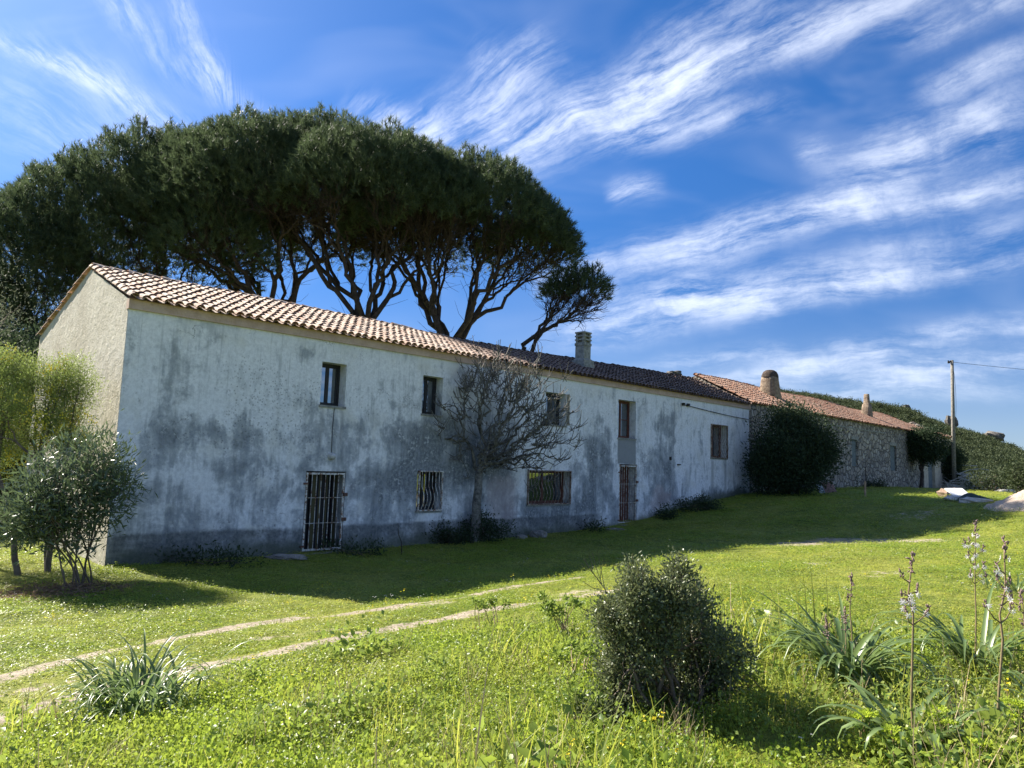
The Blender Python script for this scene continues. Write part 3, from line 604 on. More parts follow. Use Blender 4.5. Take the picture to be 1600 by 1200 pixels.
def ridge_caps(mb, x0, x1, y, z, L=.42):
    x = x0
    while x < x1:
        l = L*(.95+.1*random.random()); dz = rng.normal()*.006; th = np.linspace(-.15, math.pi+.15, 8); V_ = []
        for X_, rr in ((x, .135), (x+l+.05, .115)): V_ += [(X_, y+math.cos(a)*rr, z+math.sin(a)*rr*.8+dz+(.02 if X_ == x else 0)) for a in th]
        mb.add(V_, np.array([(j, j+1, 9+j, 8+j) for j in range(7)])); x += l
sag = lambda x, f: -.10*math.exp(-((x-12.5)/4.)**2)*f + .22*sstep(x, 16, 28)*f - .012*math.sin(x*1.3)*f
mb = MB(); tiles(mb, .02, HL-.02, -.16, ZE-.02-Z0, RN, ZR-Z0, sag=sag); tiles(mb, .02, HL-.02, DEP+.1, 3.22-Z0, RN, ZR-Z0, seg=4, expo=.6, sag=sag)
xs = np.linspace(0, HL, 60)
for a, b in zip(xs[:-1], xs[1:]):
    mb.add([(a, -.1, ZE-.03-Z0), (b, -.1, ZE-.03-Z0), (b, RN, ZR-.04-Z0+sag(b, 1)), (a, RN, ZR-.04-Z0+sag(a, 1))], [(0, 1, 2, 3)], .3)
    mb.add([(a, DEP+.05, 3.2-Z0), (b, DEP+.05, 3.2-Z0), (b, RN, ZR-.04-Z0+sag(b, 1)), (a, RN, ZR-.04-Z0+sag(a, 1))], [(3, 2, 1, 0)], .3)
for a in np.arange(0, HL-.2, 1.68): ridge_caps(mb, a, min(a+1.65, HL-.05), RN, ZR+.0-Z0+sag(a, 1))
# verge tiles over the near gable
for k_ in range(9):
    s0 = k_/9*.98; s1 = (k_+1.25)/9*.98
    V_ = []
    for s, rr in ((s0, .1), (min(s1, 1.), .085)): V_ += [(.06+math.cos(a)*rr, -.16+(RN+.16)*s, ZE-.02-Z0+(ZR-ZE)*s+.05+math.sin(a)*rr*.8+(.03 if s == s0 else 0)) for a in np.linspace(-.1, math.pi+.1, 7)]
    mb.add(V_, np.array([(j, j+1, 8+j, 7+j) for j in range(6)]))
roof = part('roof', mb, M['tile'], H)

def casement(parent, h, fmat, split=True, pane_l=True, dep=REC-.1, bar=False):
    """frame + two sashes with panes, set back in its opening"""
    a, b, c, d = h; c -= Z0; d -= Z0; f = .06; w = MB()
    for bx in ((a, a+f, c, d), (b-f, b, c, d), (a+f, b-f, c, c+f), (a+f, b-f, d-f, d)): w.box(bx[0], bx[1], dep, dep+.07, bx[2], bx[3])
    win = part('window', w, fmat, parent)
    mid = (a+b)/2; s = MB(); e = .05
    for (p0, p1) in ((a+f, mid), (mid, b-f)):
        for bx in ((p0, p0+e, c+f, d-f), (p1-e, p1, c+f, d-f), (p0+e, p1-e, c+f, c+f+e), (p0+e, p1-e, d-f-e, d-f)): s.box(bx[0]+.002, bx[1]-.002, dep+.015, dep+.06, bx[2]+.002, bx[3]-.002)
        if bar: s.box(p0+e, p1-e, dep+.02, dep+.055, (c+d)/2-.015, (c+d)/2+.015)
    part('sash', s, fmat, win)
    for p0, p1 in ((a+f+e, mid-e), (mid+e, b-f-e)):
        g_ = MB(); g_.add([(p0, dep+.04, c+f+e), (p1, dep+.04, c+f+e), (p1, dep+.04, d-f-e), (p0, dep+.04, d-f-e)], [(0, 1, 2, 3)]); part('pane', g_, M['glass'], win)
    sl_ = MB(); sl_.box(a-.03, b+.03, -.035, REC-.03, c-.05, c+.012); part('sill', sl_, M['concrete'], win)
    return win
casement(H, WIN[0], M['frame_black']); casement(H, WIN[1], M['frame_black']); casement(H, WIN[2], M['frame_black']); casement(H, WIN[3], M['frame_wood'], bar=True); casement(H, WIN[4], M['frame_wood'])
part('shutter', MB().box(14.98, 15.01, -.13, .0, 1.42-Z0, 2.56-Z0), M['cream'], H)
casement(H, LOW[0], M['frame_black']); casement(H, LOW[1], M['frame_wood'])
def belly_grille(parent, h, nb, mat, hb=.13):
    a, b, c, d = h; c -= Z0; d -= Z0; f = .035; y = -.03; w = MB()
    for p in ((a, a+f, c, d), (b-f, b, c, d), (a+f, b-f, d-f, d), (a+f, b-f, c, c+f)): w.box(p[0], p[1], y-.035, y+.03, p[2], p[3])
    for k_ in range(nb):
        x_ = a+(b-a)*(k_+1)/(nb+1); s = np.linspace(0, 1, 14); bul = np.sin(np.clip((s-.0)/.62, 0, 1)*math.pi)**1.3*hb
        w.tube(np.c_[np.full(14, x_), y-bul, c+.03+(d-c-.06)*s], .011, 6)
    return part('grille', w, mat, parent)
belly_grille(H, (LOW[0][0]+.03, LOW[0][1], LOW[0][2], LOW[0][3]), 6, M['bar']); belly_grille(H, LOW[1], 12, M['bar_old']); belly_grille(H, WIN[4], 9, M['bar_old'])
def barred_door(h, leafm, nb=7):
    a, b, c, d = h; c = c-Z0+.06; d -= Z0; w = MB(); y = .03
    for p in ((a+.02, a+.07, c, d-.04), (b-.07, b-.02, c, d-.04)): w.box(p[0], p[1], y-.02, y+.02, p[2], p[3])
    for zz_ in (c, d-.09): w.box(a+.07, b-.07, y-.02, y+.02, zz_, zz_+.05)
    for zz_ in (c+(d-c)*.34, c+(d-c)*.66): w.box(a+.07, b-.07, y-.024, y+.004, zz_, zz_+.012)
    for k_ in range(nb):
        x_ = a+.07+(b-a-.14)*(k_+1)/(nb+1); w.tube([(x_, y, c+.03), (x_, y, d-.07)], .009, 6)
    dl = MB(); n_ = 7; x_ = a+.03
    for k_ in range(n_):
        x2 = x_+(b-a-.06)/n_; dl.box(x_, x2-.012, REC-.06+(.03 if k_ % 2 else 0), REC+.02, c, d-.02); x_ = x2
    door = part('door', dl, leafm, H); gate = part('gate', w, M['bar'], H)
    for zz_ in (c+(d-c)*.36, c+(d-c)*.68): part('latch', MB().box(b-.06, b+.07, y-.06, y+.01, zz_, zz_+.09), M['rust'], gate)
    for zz_ in (c+.1, d-.35): part('hinge', MB().box(a-.06, a+.06, -.035, .0, zz_, zz_+.05), M['rust'], gate)
    st_ = MB(); st_.box(a-.1, b+.1, -.35, .3, c-.16, c-.03); part('threshold', st_, M['concrete'], H)
m_, g_ = material('striped_door'); o_ = g_.obj(); x_, _, _ = g_.xyz(o_); f_ = g_.ss(g_.noise(g_.vec(g_.mul(x_, 6.), 0., 0.), 1., 1.), .5, .55)
surf(g_, principled(g_, g_.mix(f_, (.014, .014, .018), (.085, .075, .032)), .6)); M['stripe'] = m_
barred_door(DOOR[0], M['stripe']); barred_door(DOOR[1], M['frame_wood'], 6)
# bulkhead lamp over the first door with its cable, cable under the eaves at the right
lp = MB(); cx, cz = 5.3, .02-Z0
lp.tube([(cx, 0, cz), (cx, -.05, cz)], [.10, .10], 12); lp.tube([(cx, -.05, cz), (cx, -.13, cz-.01), (cx, -.17, cz-.02)], [.085, .08, .04], 12); part('wall_lamp', lp, M['ceramic'], H, True)
wr = MB(); wr.tube([(cx, -.012, cz+.1), (cx-.01, -.012, cz+.7), (cx+.01, -.012, 1.3-Z0)], .008, 5); part('lamp_cable', wr, M['wire'], H)
s = np.linspace(0, 1, 12); wr = MB(); wr.tube(np.c_[22.9+s*6.2, np.full(12, -.05), 2.83-Z0-.16*np.sin(s*math.pi*.5)-.1*s], .016, 5); part('eaves_cable', wr, M['wire'], H)
for q_ in (22.9, 23.3): part('bracket', MB().box(q_-.06, q_+.06, -.12, 0, 2.78-Z0, 2.9-Z0), M['wire'], H)
part('junction_box', MB().box(21.9, 22.0, -.05, 0, .35-Z0, .5-Z0), M['wire'], H); part('iron_hook', MB().box(22.5, 22.72, -.07, 0, .15-Z0, .2-Z0), M['wire'], H)
# concrete chimney with slotted cap
ch = MB(); cx, cy = 17.85, 1.62
ch.frustum(cx, cy, 3.6-Z0, 4.28-Z0, .74, .66); ch.frustum(cx, cy, 4.28-Z0, 4.36-Z0, .62, .46); ch.frustum(cx, cy, 4.36-Z0, 5.02-Z0, .45, .45)
ch.frustum(cx, cy, 4.90-Z0, 5.0-Z0, .5, .5)
for k_ in range(3):
    z_ = 5.02+k_*.15
    for sx in (-1, 1):
        for sy in (-1, 1): ch.box(cx+sx*.17-.05, cx+sx*.17+.05, cy+sy*.17-.05, cy+sy*.17+.05, z_-Z0, z_+.09-Z0)
    ch.frustum(cx, cy, z_+.09-Z0, z_+.15-Z0, .5, .5)
ch.frustum(cx, cy, 5.0-Z0, 5.45-Z0, .26, .26); part('chimney', ch, M['concrete'], roof)

# stone farmhouse in line with it
SX0, SX1 = HL+.03, 67.4; K = house_root('stone_farmhouse', 'long low rubble stone farmhouse with two stone chimneys beyond the white wall', SX0)
SE, SR = 3.44, 5.05
SW = [(43.35,44.4,.5,2.24),(50.85,52.2,.36,2.15),(38.6,39.5,.6,2.2)]; SD = [(60.05,61.95,-1.0,1.58)]; SN = [(63.75,64.55,.35,1.5)]
mb = MB(); pierced(mb, SX0, 58.9, -3, SE, SW, .3, SX0); part('stone_wall', mb, M['stone'], K)
mb = MB(); pierced(mb, 58.9, SX1, -3, SE, SD+SN, .3, SX0); part('plastered_wall', mb, M['cream'], K)
L_ = SX1-SX0; mb = MB(); pr = [(0, -3), (0, SE-.02), (RN, SR-.05), (DEP, 3.3), (DEP, -3)]
mb.add([(0, a, b-Z0) for a, b in pr], [(4, 3, 2, 1, 0)]); mb.add([(L_, a, b-Z0) for a, b in pr], [(0, 1, 2, 3, 4)]); mb.add([(0, DEP, -3-Z0), (L_, DEP, -3-Z0), (L_, DEP, 3.3-Z0), (0, DEP, 3.3-Z0)], [(3, 2, 1, 0)]); part('gable_wall', mb, M['stone'], K)
mb = MB(); mb.box(.1, L_-.1, .5, .55, -2.9-Z0, 3.2-Z0); part('dark_backing', mb, M['dark'], K)  # same black sheet here: darkness of the rooms put into its colour
mb = MB(); mb.box(5.5, 20.5, -.03, .03, 2.93-Z0, 3.0-Z0); part('string_course', mb, M['concrete'], K)
sg2 = lambda x, f: (.05*math.sin(x*.5)-.12*math.exp(-((x-24)/5)**2)-.45*sstep(x, 28, 38))*f
mb = MB(); tiles(mb, 0.02, L_, -.16, SE-Z0, RN, SR-Z0, expo=.4, seg=4, sag=sg2)
xs = np.linspace(0, L_, 60)
for a, b in zip(xs[:-1], xs[1:]):
    mb.add([(a, -.1, SE-.01-Z0), (b, -.1, SE-.01-Z0), (b, RN, SR-.03-Z0+sg2(b, 1)), (a, RN, SR-.03-Z0+sg2(a, 1))], [(0, 1, 2, 3)], .3)
    mb.add([(a, DEP+.05, 3.3-Z0), (b, DEP+.05, 3.3-Z0), (b, RN, SR-.03-Z0+sg2(b, 1)), (a, RN, SR-.03-Z0+sg2(a, 1))], [(3, 2, 1, 0)], .3)
for a in np.arange(0, L_-.2, 1.68): ridge_caps(mb, a, min(a+1.65, L_), RN, SR-Z0+sg2(a, 1))
sroof = part('roof', mb, M['tile_old'], K)
def shutter(h):
    a, b, c, d = h; a -= SX0; b -= SX0; c -= Z0; d -= Z0; w = MB(); n_ = 5
    for k_ in range(n_): w.box(a+(b-a)*k_/n_+.004, a+(b-a)*(k_+1)/n_-.004, .12, .16, c+.02, d-.02)
    w.box(a+.02, b-.02, .1, .12, c+.2, c+.3); w.box(a+.02, b-.02, .1, .12, d-.3, d-.2)
    s_ = part('shutter', w, M['shutter'], K); q_ = MB(); q_.box(a-.12, b+.12, -.03, .06, d, d+.22); part('lintel', q_, M['concrete'], s_)
for h in SW: shutter(h)
a, b, c, d = SD[0]; w = MB(); w.box(a-SX0+.03, b-SX0-.03, .2, .26, c-Z0, d-Z0-.03); part('door', w, M['shutter'], K)
a, b, c, d = SN[0]; w = MB()
for p in ((a, a+.07), (b-.07, b), ((a+b)/2-.03, (a+b)/2+.03)): w.box(p[0]-SX0, p[1]-SX0, .16, .22, c-Z0, d-Z0)
nw = part('window', w, M['white_sheet'], K); w = MB(); w.add([(a-SX0, .21, c-Z0), (b-SX0, .21, c-Z0), (b-SX0, .21, d-Z0), (a-SX0, .21, d-Z0)], [(0, 1, 2, 3)]); part('pane', w, M['glass'], nw)
def old_chimney(t, y, rings, mat, capm=None, capz=None):
    """hand built tapering chimney from stacked rounded rings"""
    w = MB(); k_ = 16; V_ = []
    for z_, sw, rd in rings:
        for j in range(k_):
            a_2 = 2*math.pi*j/k_; cx_ = math.cos(a_2); sy_ = math.sin(a_2); p = 2/(rd); r_ = (abs(cx_)**p+abs(sy_)**p)**(-1/p)*sw*(1+rng.normal()*.018)
            V_.append((t-SX0+cx_*r_, y+sy_*r_, z_-Z0))
    nR = len(rings); w.add(V_, [(i*k_+j, i*k_+(j+1) % k_, (i+1)*k_+(j+1) % k_, (i+1)*k_+j) for i in range(nR-1) for j in range(k_)]+[tuple((nR-1)*k_+j for j in range(k_))])
    return part('chimney', w, mat, sroof, True)
c2 = old_chimney(35.3, 1.7, [(3.6,.58,.5),(4.2,.56,.5),(4.8,.51,.5),(5.3,.46,.6),(5.5,.43,.6)], M['chimney_stone'])
w = MB(); k_ = 16; V_ = []
for z_, r_ in ((5.48,.46),(5.62,.44),(5.8,.36),(5.9,.22),(5.93,.05)):
    for j in range(k_):
        a_2 = 2*math.pi*j/k_; V_.append((35.3-SX0+math.cos(a_2)*r_*1.05*(1+rng.normal()*.02), 1.7+math.sin(a_2)*r_*1.05, z_-Z0))
w.add(V_, [(i*k_+j, i*k_+(j+1) % k_, (i+1)*k_+(j+1) % k_, (i+1)*k_+j) for i in range(4) for j in range(k_)]+[tuple(4*k_+j for j in range(k_))]); part('chimney_cap', w, M['soot'], sroof, True)
old_chimney(51.55, 1.75, [(3.8,.38,.35),(4.7,.34,.35),(5.2,.28,.35),(5.25,.21,.35),(5.9,.17,.35),(5.98,.15,.35)], M['chimney_stone'])

# ------------------------------------------------------------------ umbrella pines behind the house
def pine(label, base, crowns, ntar, forkz, lean=(0, 0), rt=.015, dens=62, trunk_r=.3):
    """crowns: list of (centre x, y, rim z, Rx, Ry, dome height, underside height at the centre)"""
    base = np.array([base[0], base[1], tz(base[0], base[1])-.2]); root = thing('umbrella_pine', label, 'tree', base, 0., 'umbrella pines behind the farmhouse')
    T, PC, AX = [], [], []
    wts = np.array([c[3]*c[4] for c in crowns]); wts = wts/wts.sum()
    for c, w_ in zip(crowns, wts):
        ph = rng.random(6)*6.283
        def shell(m_, rmax=1.):
            r_ = np.sqrt(rng.random(m_))*rmax; th = rng.random(m_)*6.283
            rr = 1+.07*np.sin(3*th+ph[0])+.05*np.sin(7*th+ph[1])
            X_ = c[0]+c[3]*r_*rr*np.cos(th); Y_ = c[1]+c[4]*r_*rr*np.sin(th); dome = np.sqrt(np.maximum(0, 1-r_**2))
            lump = .34*np.sin(X_*1.9+ph[2])*np.sin(Y_*1.7+ph[3])+.26*np.sin(X_*3.7+Y_*2.9+ph[4])+.24*np.sin(X_*6.1-Y_*5.+ph[5])
            return X_, Y_, c[2]+c[5]*dome**1.05+lump*(.4+.6*dome), c[2]+c[6]*dome*.9-.15+lump*.4, r_, th, dome
        m_ = max(8, int(ntar*2.3*w_)); X_, Y_, top, bot, r_, th, dome = shell(m_, .96); f = rng.random(m_)**2.2
        zt_ = bot+(top-bot)*f-.25; T.append(np.c_[X_, Y_, np.where(rng.random(m_) < .38, bot-1.9*rng.random(m_)*(.35+.65*dome), zt_)])
        m_ = int(dens*math.pi*c[3]*c[4]); X_, Y_, top, bot, r_, th, dome = shell(m_)
        k = rng.random(m_); z_ = np.where(k < .5, top-1.1*rng.random(m_)**1.5, bot+(top-bot)*rng.random(m_)**.62)
        PC.append(np.c_[X_, Y_, np.maximum(z_, bot)]); AX.append(np.c_[np.cos(th)*r_**2*.9, np.sin(th)*r_**2*.9, .35+.65*dome])
    T = np.concatenate(T); P = np.concatenate(PC); ax = nrm(np.concatenate(AX)+rng.normal(size=(len(P), 3))*.25)
    mb = MB(); fork = np.array([base[0]+lean[0], base[1]+lean[1], forkz])
    cc = T.mean(0); lab = np.argsort(np.arctan2(T[:, 1]-cc[1], T[:, 0]-cc[0])); ng_ = 7 if len(T) > 200 else 2
    for gi_ in np.array_split(lab, ng_):
        d = nrm(T[gi_].mean(0)-fork); grow(mb, fork+rng.normal(size=3)*.12, nrm(d*.8+UP*.4+rng.normal(size=3)*.18), T[gi_], rt, .5, .25, 3, .06, .5, twigs=True)
    r0 = max(trunk_r, rt*len(T)**.5*.9); s = np.linspace(0, 1, 7)[:, None]; mb.tube(base+(fork+UP*.15-base)*s+rng.normal(size=(7, 3))*.04, np.linspace(r0*1.3, r0*.95, 7), 10, cap=False)
    mb.build('trunk', M['bark'], root, True)
    m_ = len(P); nn = 20; cr_ = np.clip(rng.random(m_)*.7+.15+.15*np.sin(P[:, 0]*2.)*np.sin(P[:, 2]*2.3), 0, 1)
    Pn = np.repeat(P, nn, 0); An = np.repeat(ax, nn, 0); Dn = nrm(An*.95+nrm(rng.normal(size=(m_*nn, 3)))*.8); Pn = Pn+An*((rng.random(m_*nn)[:, None]-.65)*.34)
    Vv, Ff, rr = needles(Pn, Dn, .19+.16*rng.random(m_*nn), .031, np.clip(np.repeat(cr_, nn)+rng.normal(0, .1, m_*nn), 0, 1))
    mesh_np('crown', Vv, Ff, M['needle'], root, rr)
    return root
def crown(px, ytop, ybot, Y, rpx, ry, under=.25):
    """crown centred at pixel px at distance Y, ytop..ybot pixel span of its dome from apex to rim"""
    x_, _, zt = atd(px, ytop, Y); zb = atd(px, ybot, Y)[2]; return (x_, Y, zb, rpx*Y/FPX, ry, zt-zb, (zt-zb)*under)
bA = atd(700, 530, 38.)
pine('umbrella pine whose trunk and bare limbs stand out right of the others', bA[:2], [crown(725, 258, 392, 38, 185, 5.5, .38), crown(835, 322, 405, 37.6, 82, 3.0, .2), crown(640, 228, 350, 38.5, 110, 5.0, .45)], 420, 5.2, trunk_r=.4)
bB = atd(768, 545, 36.5)
pine('slender pine leaning far right with a small crown above the roof', bB[:2], [crown(902, 420, 462, 36.2, 58, 1.5, .35)], 80, 5.0, (1.0, -.1), rt=.014, dens=60, trunk_r=.15)
bC = atd(575, 500, 36.5)
pine('umbrella pine with two crossing limbs in the middle of the grove', bC[:2], [crown(590, 215, 365, 37, 185, 5.5, .4), crown(505, 186, 350, 39, 140, 4.5, .45)], 340, 5.6, trunk_r=.36)
bD = atd(440, 480, 37.5)
pine('tallest umbrella pine with dense crown over the tiled ridge', bD[:2], [crown(435, 197, 375, 38, 205, 6., .32), crown(335, 285, 410, 35, 95, 2.4, .2), crown(330, 212, 385, 38.5, 150, 5., .25)], 380, 6.2, trunk_r=.4)
bE = atd(250, 450, 38.)
pine('umbrella pine standing behind the near gable end', bE[:2], [crown(245, 208, 440, 38, 165, 5., .0), crown(130, 254, 470, 37, 135, 5, -.4)], 260, 6.0, trunk_r=.36)
bF = atd(30, 500, 35.)
pine('umbrella pine at the far left of the grove', bF[:2], [crown(40, 312, 490, 35, 140, 5., -.6), crown(-100, 350, 540, 33, 150, 4.5, -.5)], 220, 5.0, trunk_r=.32)

# ------------------------------------------------------------------ generic leafy plants
def bush(name, label, cat, base, T, leafm, barkm, per, spread, L, Wd, rt, stems=1, group=None, up=.3, pw_=.5, foliage='foliage', jit=0., frac=.36, stem_spread=.1, along=True, dirs=None, stiff=.55, wob=.04, twig_ends=0.):
    base = np.array(base, float); root = thing(name, label, cat, base, 0., group); mb = MB()
    T = np.asarray(T, float); lab = np.argsort(np.arctan2(T[:, 1]-base[1], T[:, 0]-base[0])); grp = np.array_split(lab, stems)
    for gi_ in grp:
        if len(gi_) == 0: continue
        b = base+np.r_[rng.normal(size=2)*stem_spread, -.05]; d = nrm(T[gi_].mean(0)-b); d = nrm(d*.5+UP*.6)
        grow(mb, b, d, T[gi_], rt, pw_, frac, 3, wob, stiff)
    if twig_ends:
        for p in T[rng.random(len(T)) < .35]:
            d = nrm(nrm(p-base)+rng.normal(size=3)*.4); l = twig_ends*(.4+random.random()); mb.tube(np.array([p-d*.03, p+d*l*.5+rng.normal(size=3)*.006, p+d*l]), [.0022, .0018, .001], 3, cap=False)
    mb.build('trunk' if stems == 1 else 'stems', barkm, root, True)
    if per:
        n = len(T); P = np.repeat(T, per, 0)+rng.normal(size=(n*per, 3))*spread; D_ = P-np.repeat(T, per, 0); D_ = nrm(D_)*.8+rng.normal(size=(n*per, 3))*.6+UP*up
        r = np.clip(np.repeat(rng.random(n), per)*.5+.5*rng.random(n*per), 0, 1); m_ = n*per
        lv = leaves(P, D_, L*(.6+.7*rng.random(m_)), Wd*(.7+.6*rng.random(m_)), .2, r); mesh_np(foliage, lv[0], lv[1], leafm, root, lv[2])
    return root
def blobT(n, c, r, shell=.55, seed_l=1.7):
    v = nrm(rng.normal(size=(n, 3))); rad_ = (shell+(1-shell)*rng.random(n)**.6)*(1+.18*np.sin(v[:, 0]*5+seed_l)*np.sin(v[:, 2]*6+v[:, 1]*4)); return np.asarray(c)+v*rad_[:, None]*np.asarray(r)

# oleander at the near corner
b = at(122, 917); Y = b[1]
T = np.concatenate([blobT(120, atd(108, 780, Y), (.88, .75, 1.15), .35), blobT(36, atd(168, 745, Y+.1), (.38, .45, .7), .3), blobT(45, atd(60, 800, Y-.1), (.5, .5, .7), .3), blobT(24, atd(25, 810, Y+.3), (.5, .5, .4), .3)])
bush('oleander_shrub', 'dark glossy oleander with many stems at the near house corner', 'shrub', b, T, M['oleander'], M['twig'], 42, .15, .16, .028, .0055, 9, up=.5, pw_=.42, stem_spread=.14, wob=.015, stiff=.7)
# mimosa behind it
b = at(48, 897); Y = 15.2
T = np.concatenate([blobT(120, atd(50, 640, Y), (1.1, .9, 1.05), .3), blobT(40, atd(20, 580, Y), (.6, .6, .4), .3), blobT(40, atd(110, 600, Y+.2), (.5, .5, .6), .3), blobT(26, atd(118, 690, Y+.2), (.35, .4, .5), .3), blobT(70, atd(-40, 700, Y), (.9, .9, 1.1), .3)])
mi = bush('mimosa_tree', 'feathery yellow-green mimosa tree beside the gable end', 'tree', b, T, M['mimosa'], M['twig'], 210, .12, .055, .014, .006, 3, up=.2, stem_spread=.3, wob=.02, stiff=.65)
n = 70; Pb = T[rng.integers(0, len(T), 1000)]+rng.normal(size=(1000, 3))*.15; k = pnoise(Pb[:, 0]*3, Pb[:, 2]*3, 1.3, seed=4) > .35; Pb = Pb[k & (Pb[:, 0] < -9.)]
mb = MB()
for p in Pb:
    for _ in range(6): mb.ball(p+rng.normal(size=3)*.05, .017, 5, 3)
mb.build('blossoms', M['blossom'], mi)
# grey olive branches at the left border
b = np.array([-14.2, 17.2, 0]); b[2] = tz(b[0], b[1])
T = np.concatenate([blobT(80, atd(-78, 500, 17.2), (1.35, 1.2, 2.0), .35), blobT(40, atd(-100, 640, 17.), (1.3, 1., 1.5), .35)])
bush('olive_tree', 'grey-green olive tree cut by the left border', 'tree', b, T, M['olive'], M['twig'], 110, .26, .075, .017, .007, 1, wob=.02)
# dark evergreen undergrowth behind the gable
for k_, (px, py, Y, rx, rz, lab) in enumerate([(20, 625, 25., 2.4, 2.0, 'dark evergreen bush beneath the leftmost pine behind the mimosa'), (80, 600, 30., 2.4, 2.2, 'dark evergreen bush between the gable end and the pine grove'), (-90, 610, 24., 3., 2.4, 'dark evergreen bush at the left edge under the pines')]):
    c = atd(px, py, Y); b = np.array([c[0], c[1], tz(c[0], c[1])]); T = np.concatenate([blobT(150, c, (rx, 1.8, rz), .5), blobT(60, (c[0], c[1], b[2]+1.8), (rx, 1.6, 1.9), .5)])
    bush('evergreen_bush', lab, 'bush', b, T, M['dark_leaf'], M['bark'], 110, .45, .17, .07, .012, 4)

# bare fig tree against the wall
b = at(742, 848); Y = b[1]; root = thing('bare_fig_tree', 'leafless grey fig tree with a tangle of twigs before the white wall', 'tree', b)
mb = MB(); f = atd(748, 738, Y+.05); P = bez(b-UP*.1, nrm(np.array([.02, 0, 1.])), f, 6, .012); mb.tube(P, np.linspace(.17, .12, 6), 9, cap=False)
ctr = atd(765, 655, Y); T = []
for _ in range(360):
    v = nrm(rng.normal(size=3)); rr = .5+.5*random.random()**.7
    p = ctr+v*np.array([2.7, 1.2, 1.95])*rr*(1+.1*rng.normal())
    if p[2] < f[2]-.5-.2*abs(p[0]-f[0]) or (p-O)@V < .12: continue
    T.append(p)
for px, py in ((625, 640), (628, 722), (640, 605), (655, 580), (905, 668), (900, 700), (880, 720), (860, 752), (650, 690), (700, 560), (745, 548), (790, 556), (830, 572), (905, 690), (880, 640)): T.append(atd(px, py, Y+rng.normal()*.3))
T = np.array(T); lab = np.argsort(np.arctan2(T[:, 2]-f[2]+.4, T[:, 0]-f[0]))
for gi_ in np.array_split(lab, 7):
    d = nrm(T[gi_].mean(0)-f); grow(mb, f, nrm(d*.8+UP*.4), T[gi_], .0125, .42, .34, 4, .095, .5)
# up-curved twig ends
for p in T:
    for _ in range(4):
        d = nrm(nrm(p-ctr)*.5+rng.normal(size=3)*.5); q_ = p+d*.3+UP*.15*random.random(); P = bez(p-d*.12, d, q_+UP*.16, 4)
        if min((P-O)@V) > .03: mb.tube(P, np.linspace(.014, .009, 4), 3, cap=False)
mb.build('trunk', M['fig'], root, True)

# big dark bush in front of the stone house
c = onwall(1238, 700, 2.2); b = c.copy(); b[2] = tz(b[0], b[1]); Y = c[1]
T = np.concatenate([blobT(230, (c[0], c[1], b[2]+1.85), (1.75, 1.4, 1.85), .55), blobT(60, atd(1275, 705, Y), (.7, .8, .9), .5), blobT(60, atd(1200, 740, Y), (.7, .8, .9), .5), blobT(26, atd(1232, 655, Y), (.6, .6, .4), .4)])
bush('evergreen_bush', 'large dark rounded bush against the stone farmhouse', 'bush', b, T, M['dark_leaf'], M['bark'], 110, .33, .13, .06, .012, 6)
# tree trained over the far door, ivy at the far corner
c = onwall(1447, 695, 1.0); b = onwall(1441, 762, .8); b[2] = tz(b[0], b[1]); T = blobT(150, c, (1.5, .9, 1.15), .5)
bush('evergreen_tree', 'dark round-headed small tree shading the far door', 'tree', b, T, M['dark_leaf'], M['bark'], 100, .28, .15, .07, .012, 1)
c = onwall(1487, 728, .5); b = c.copy(); b[2] = tz(b[0], b[1]); T = blobT(110, c, (.75, .7, 1.9), .5)
bush('ivy_bush', 'tall dark ivy clad bush at the far house corner below the pole', 'bush', b, T, M['dark_leaf'], M['bark'], 100, .28, .15, .07, .012, 2)
# low shrubs along the foot of the walls
for px, py, rx, rz, n_, lab, mt in [(750, 846, 1.0, .45, 40, 'dark low bramble around the fig trunk', 'dark_leaf'), (700, 850, .7, .3, 24, 'dark low weeds left of the fig trunk', 'dark_leaf'), (832, 826, .38, .32, 16, 'small dark shrub below the wide grille', 'dark_leaf'), (1092, 800, .95, .32, 34, 'low round shrub on the rising grass by the white wall', 'dark_leaf'), (1040, 812, .4, .25, 14, 'little weed clump right of the second barred door', 'dark_leaf'),
                                (1315, 762, 1.3, .5, 34, 'low green shrub between leaning boards and stake', 'dark_leaf'), (1365, 762, .9, .3, 22, 'low green weeds at the stone wall right of the stake', 'dark_leaf'), (930, 830, .5, .2, 14, 'dark weeds left of the second barred door', 'dark_leaf'), (560, 868, .9, .16, 22, 'dark weeds right of the first barred door', 'dark_leaf'), (330, 884, 1.1, .16, 26, 'dark weeds along the plinth of the near wall', 'dark_leaf')]:
    b = at(px, py); per_ = 80 if rz > .22 else 30; T = blobT(n_, b+UP*rz*.7, (rx, .35, rz), .3); T[:, 2] = np.maximum(T[:, 2], b[2]+.04)
    bush('low_shrub', lab, 'shrub', b, T, M[mt], M['twig'], per_, .13, .09, .04, .005, 3)

# foreground mastic shrub
b = at(1040, 1118); Y = b[1]
LB = [(1005, 985, 46, 60), (960, 960, 34, 45), (1065, 975, 40, 50), (1050, 920, 30, 36), (985, 925, 24, 32), (1100, 1000, 34, 40), (1130, 1045, 30, 34), (1010, 1060, 44, 50), (1075, 1070, 44, 44), (950, 1030, 26, 32), (960, 1095, 40, 36), (915, 1125, 28, 22), (1056, 882, 13, 14), (1054, 862, 6, 8), (983, 885, 13, 13), (980, 866, 5, 7), (1018, 902, 12, 10), (1088, 905, 9, 8), (935, 930, 9, 8), (1165, 1010, 9, 8), (1135, 985, 16, 12), (1095, 940, 14, 12)]
T = np.concatenate([blobT(int(n_*1.5), atd(1040+(x_-1035)*.90, 1022+(y_-1010)*.90, Y+rng.normal()*.13), (r_/262, r_/262, r_/275), .5) for x_, y_, r_, n_ in LB])
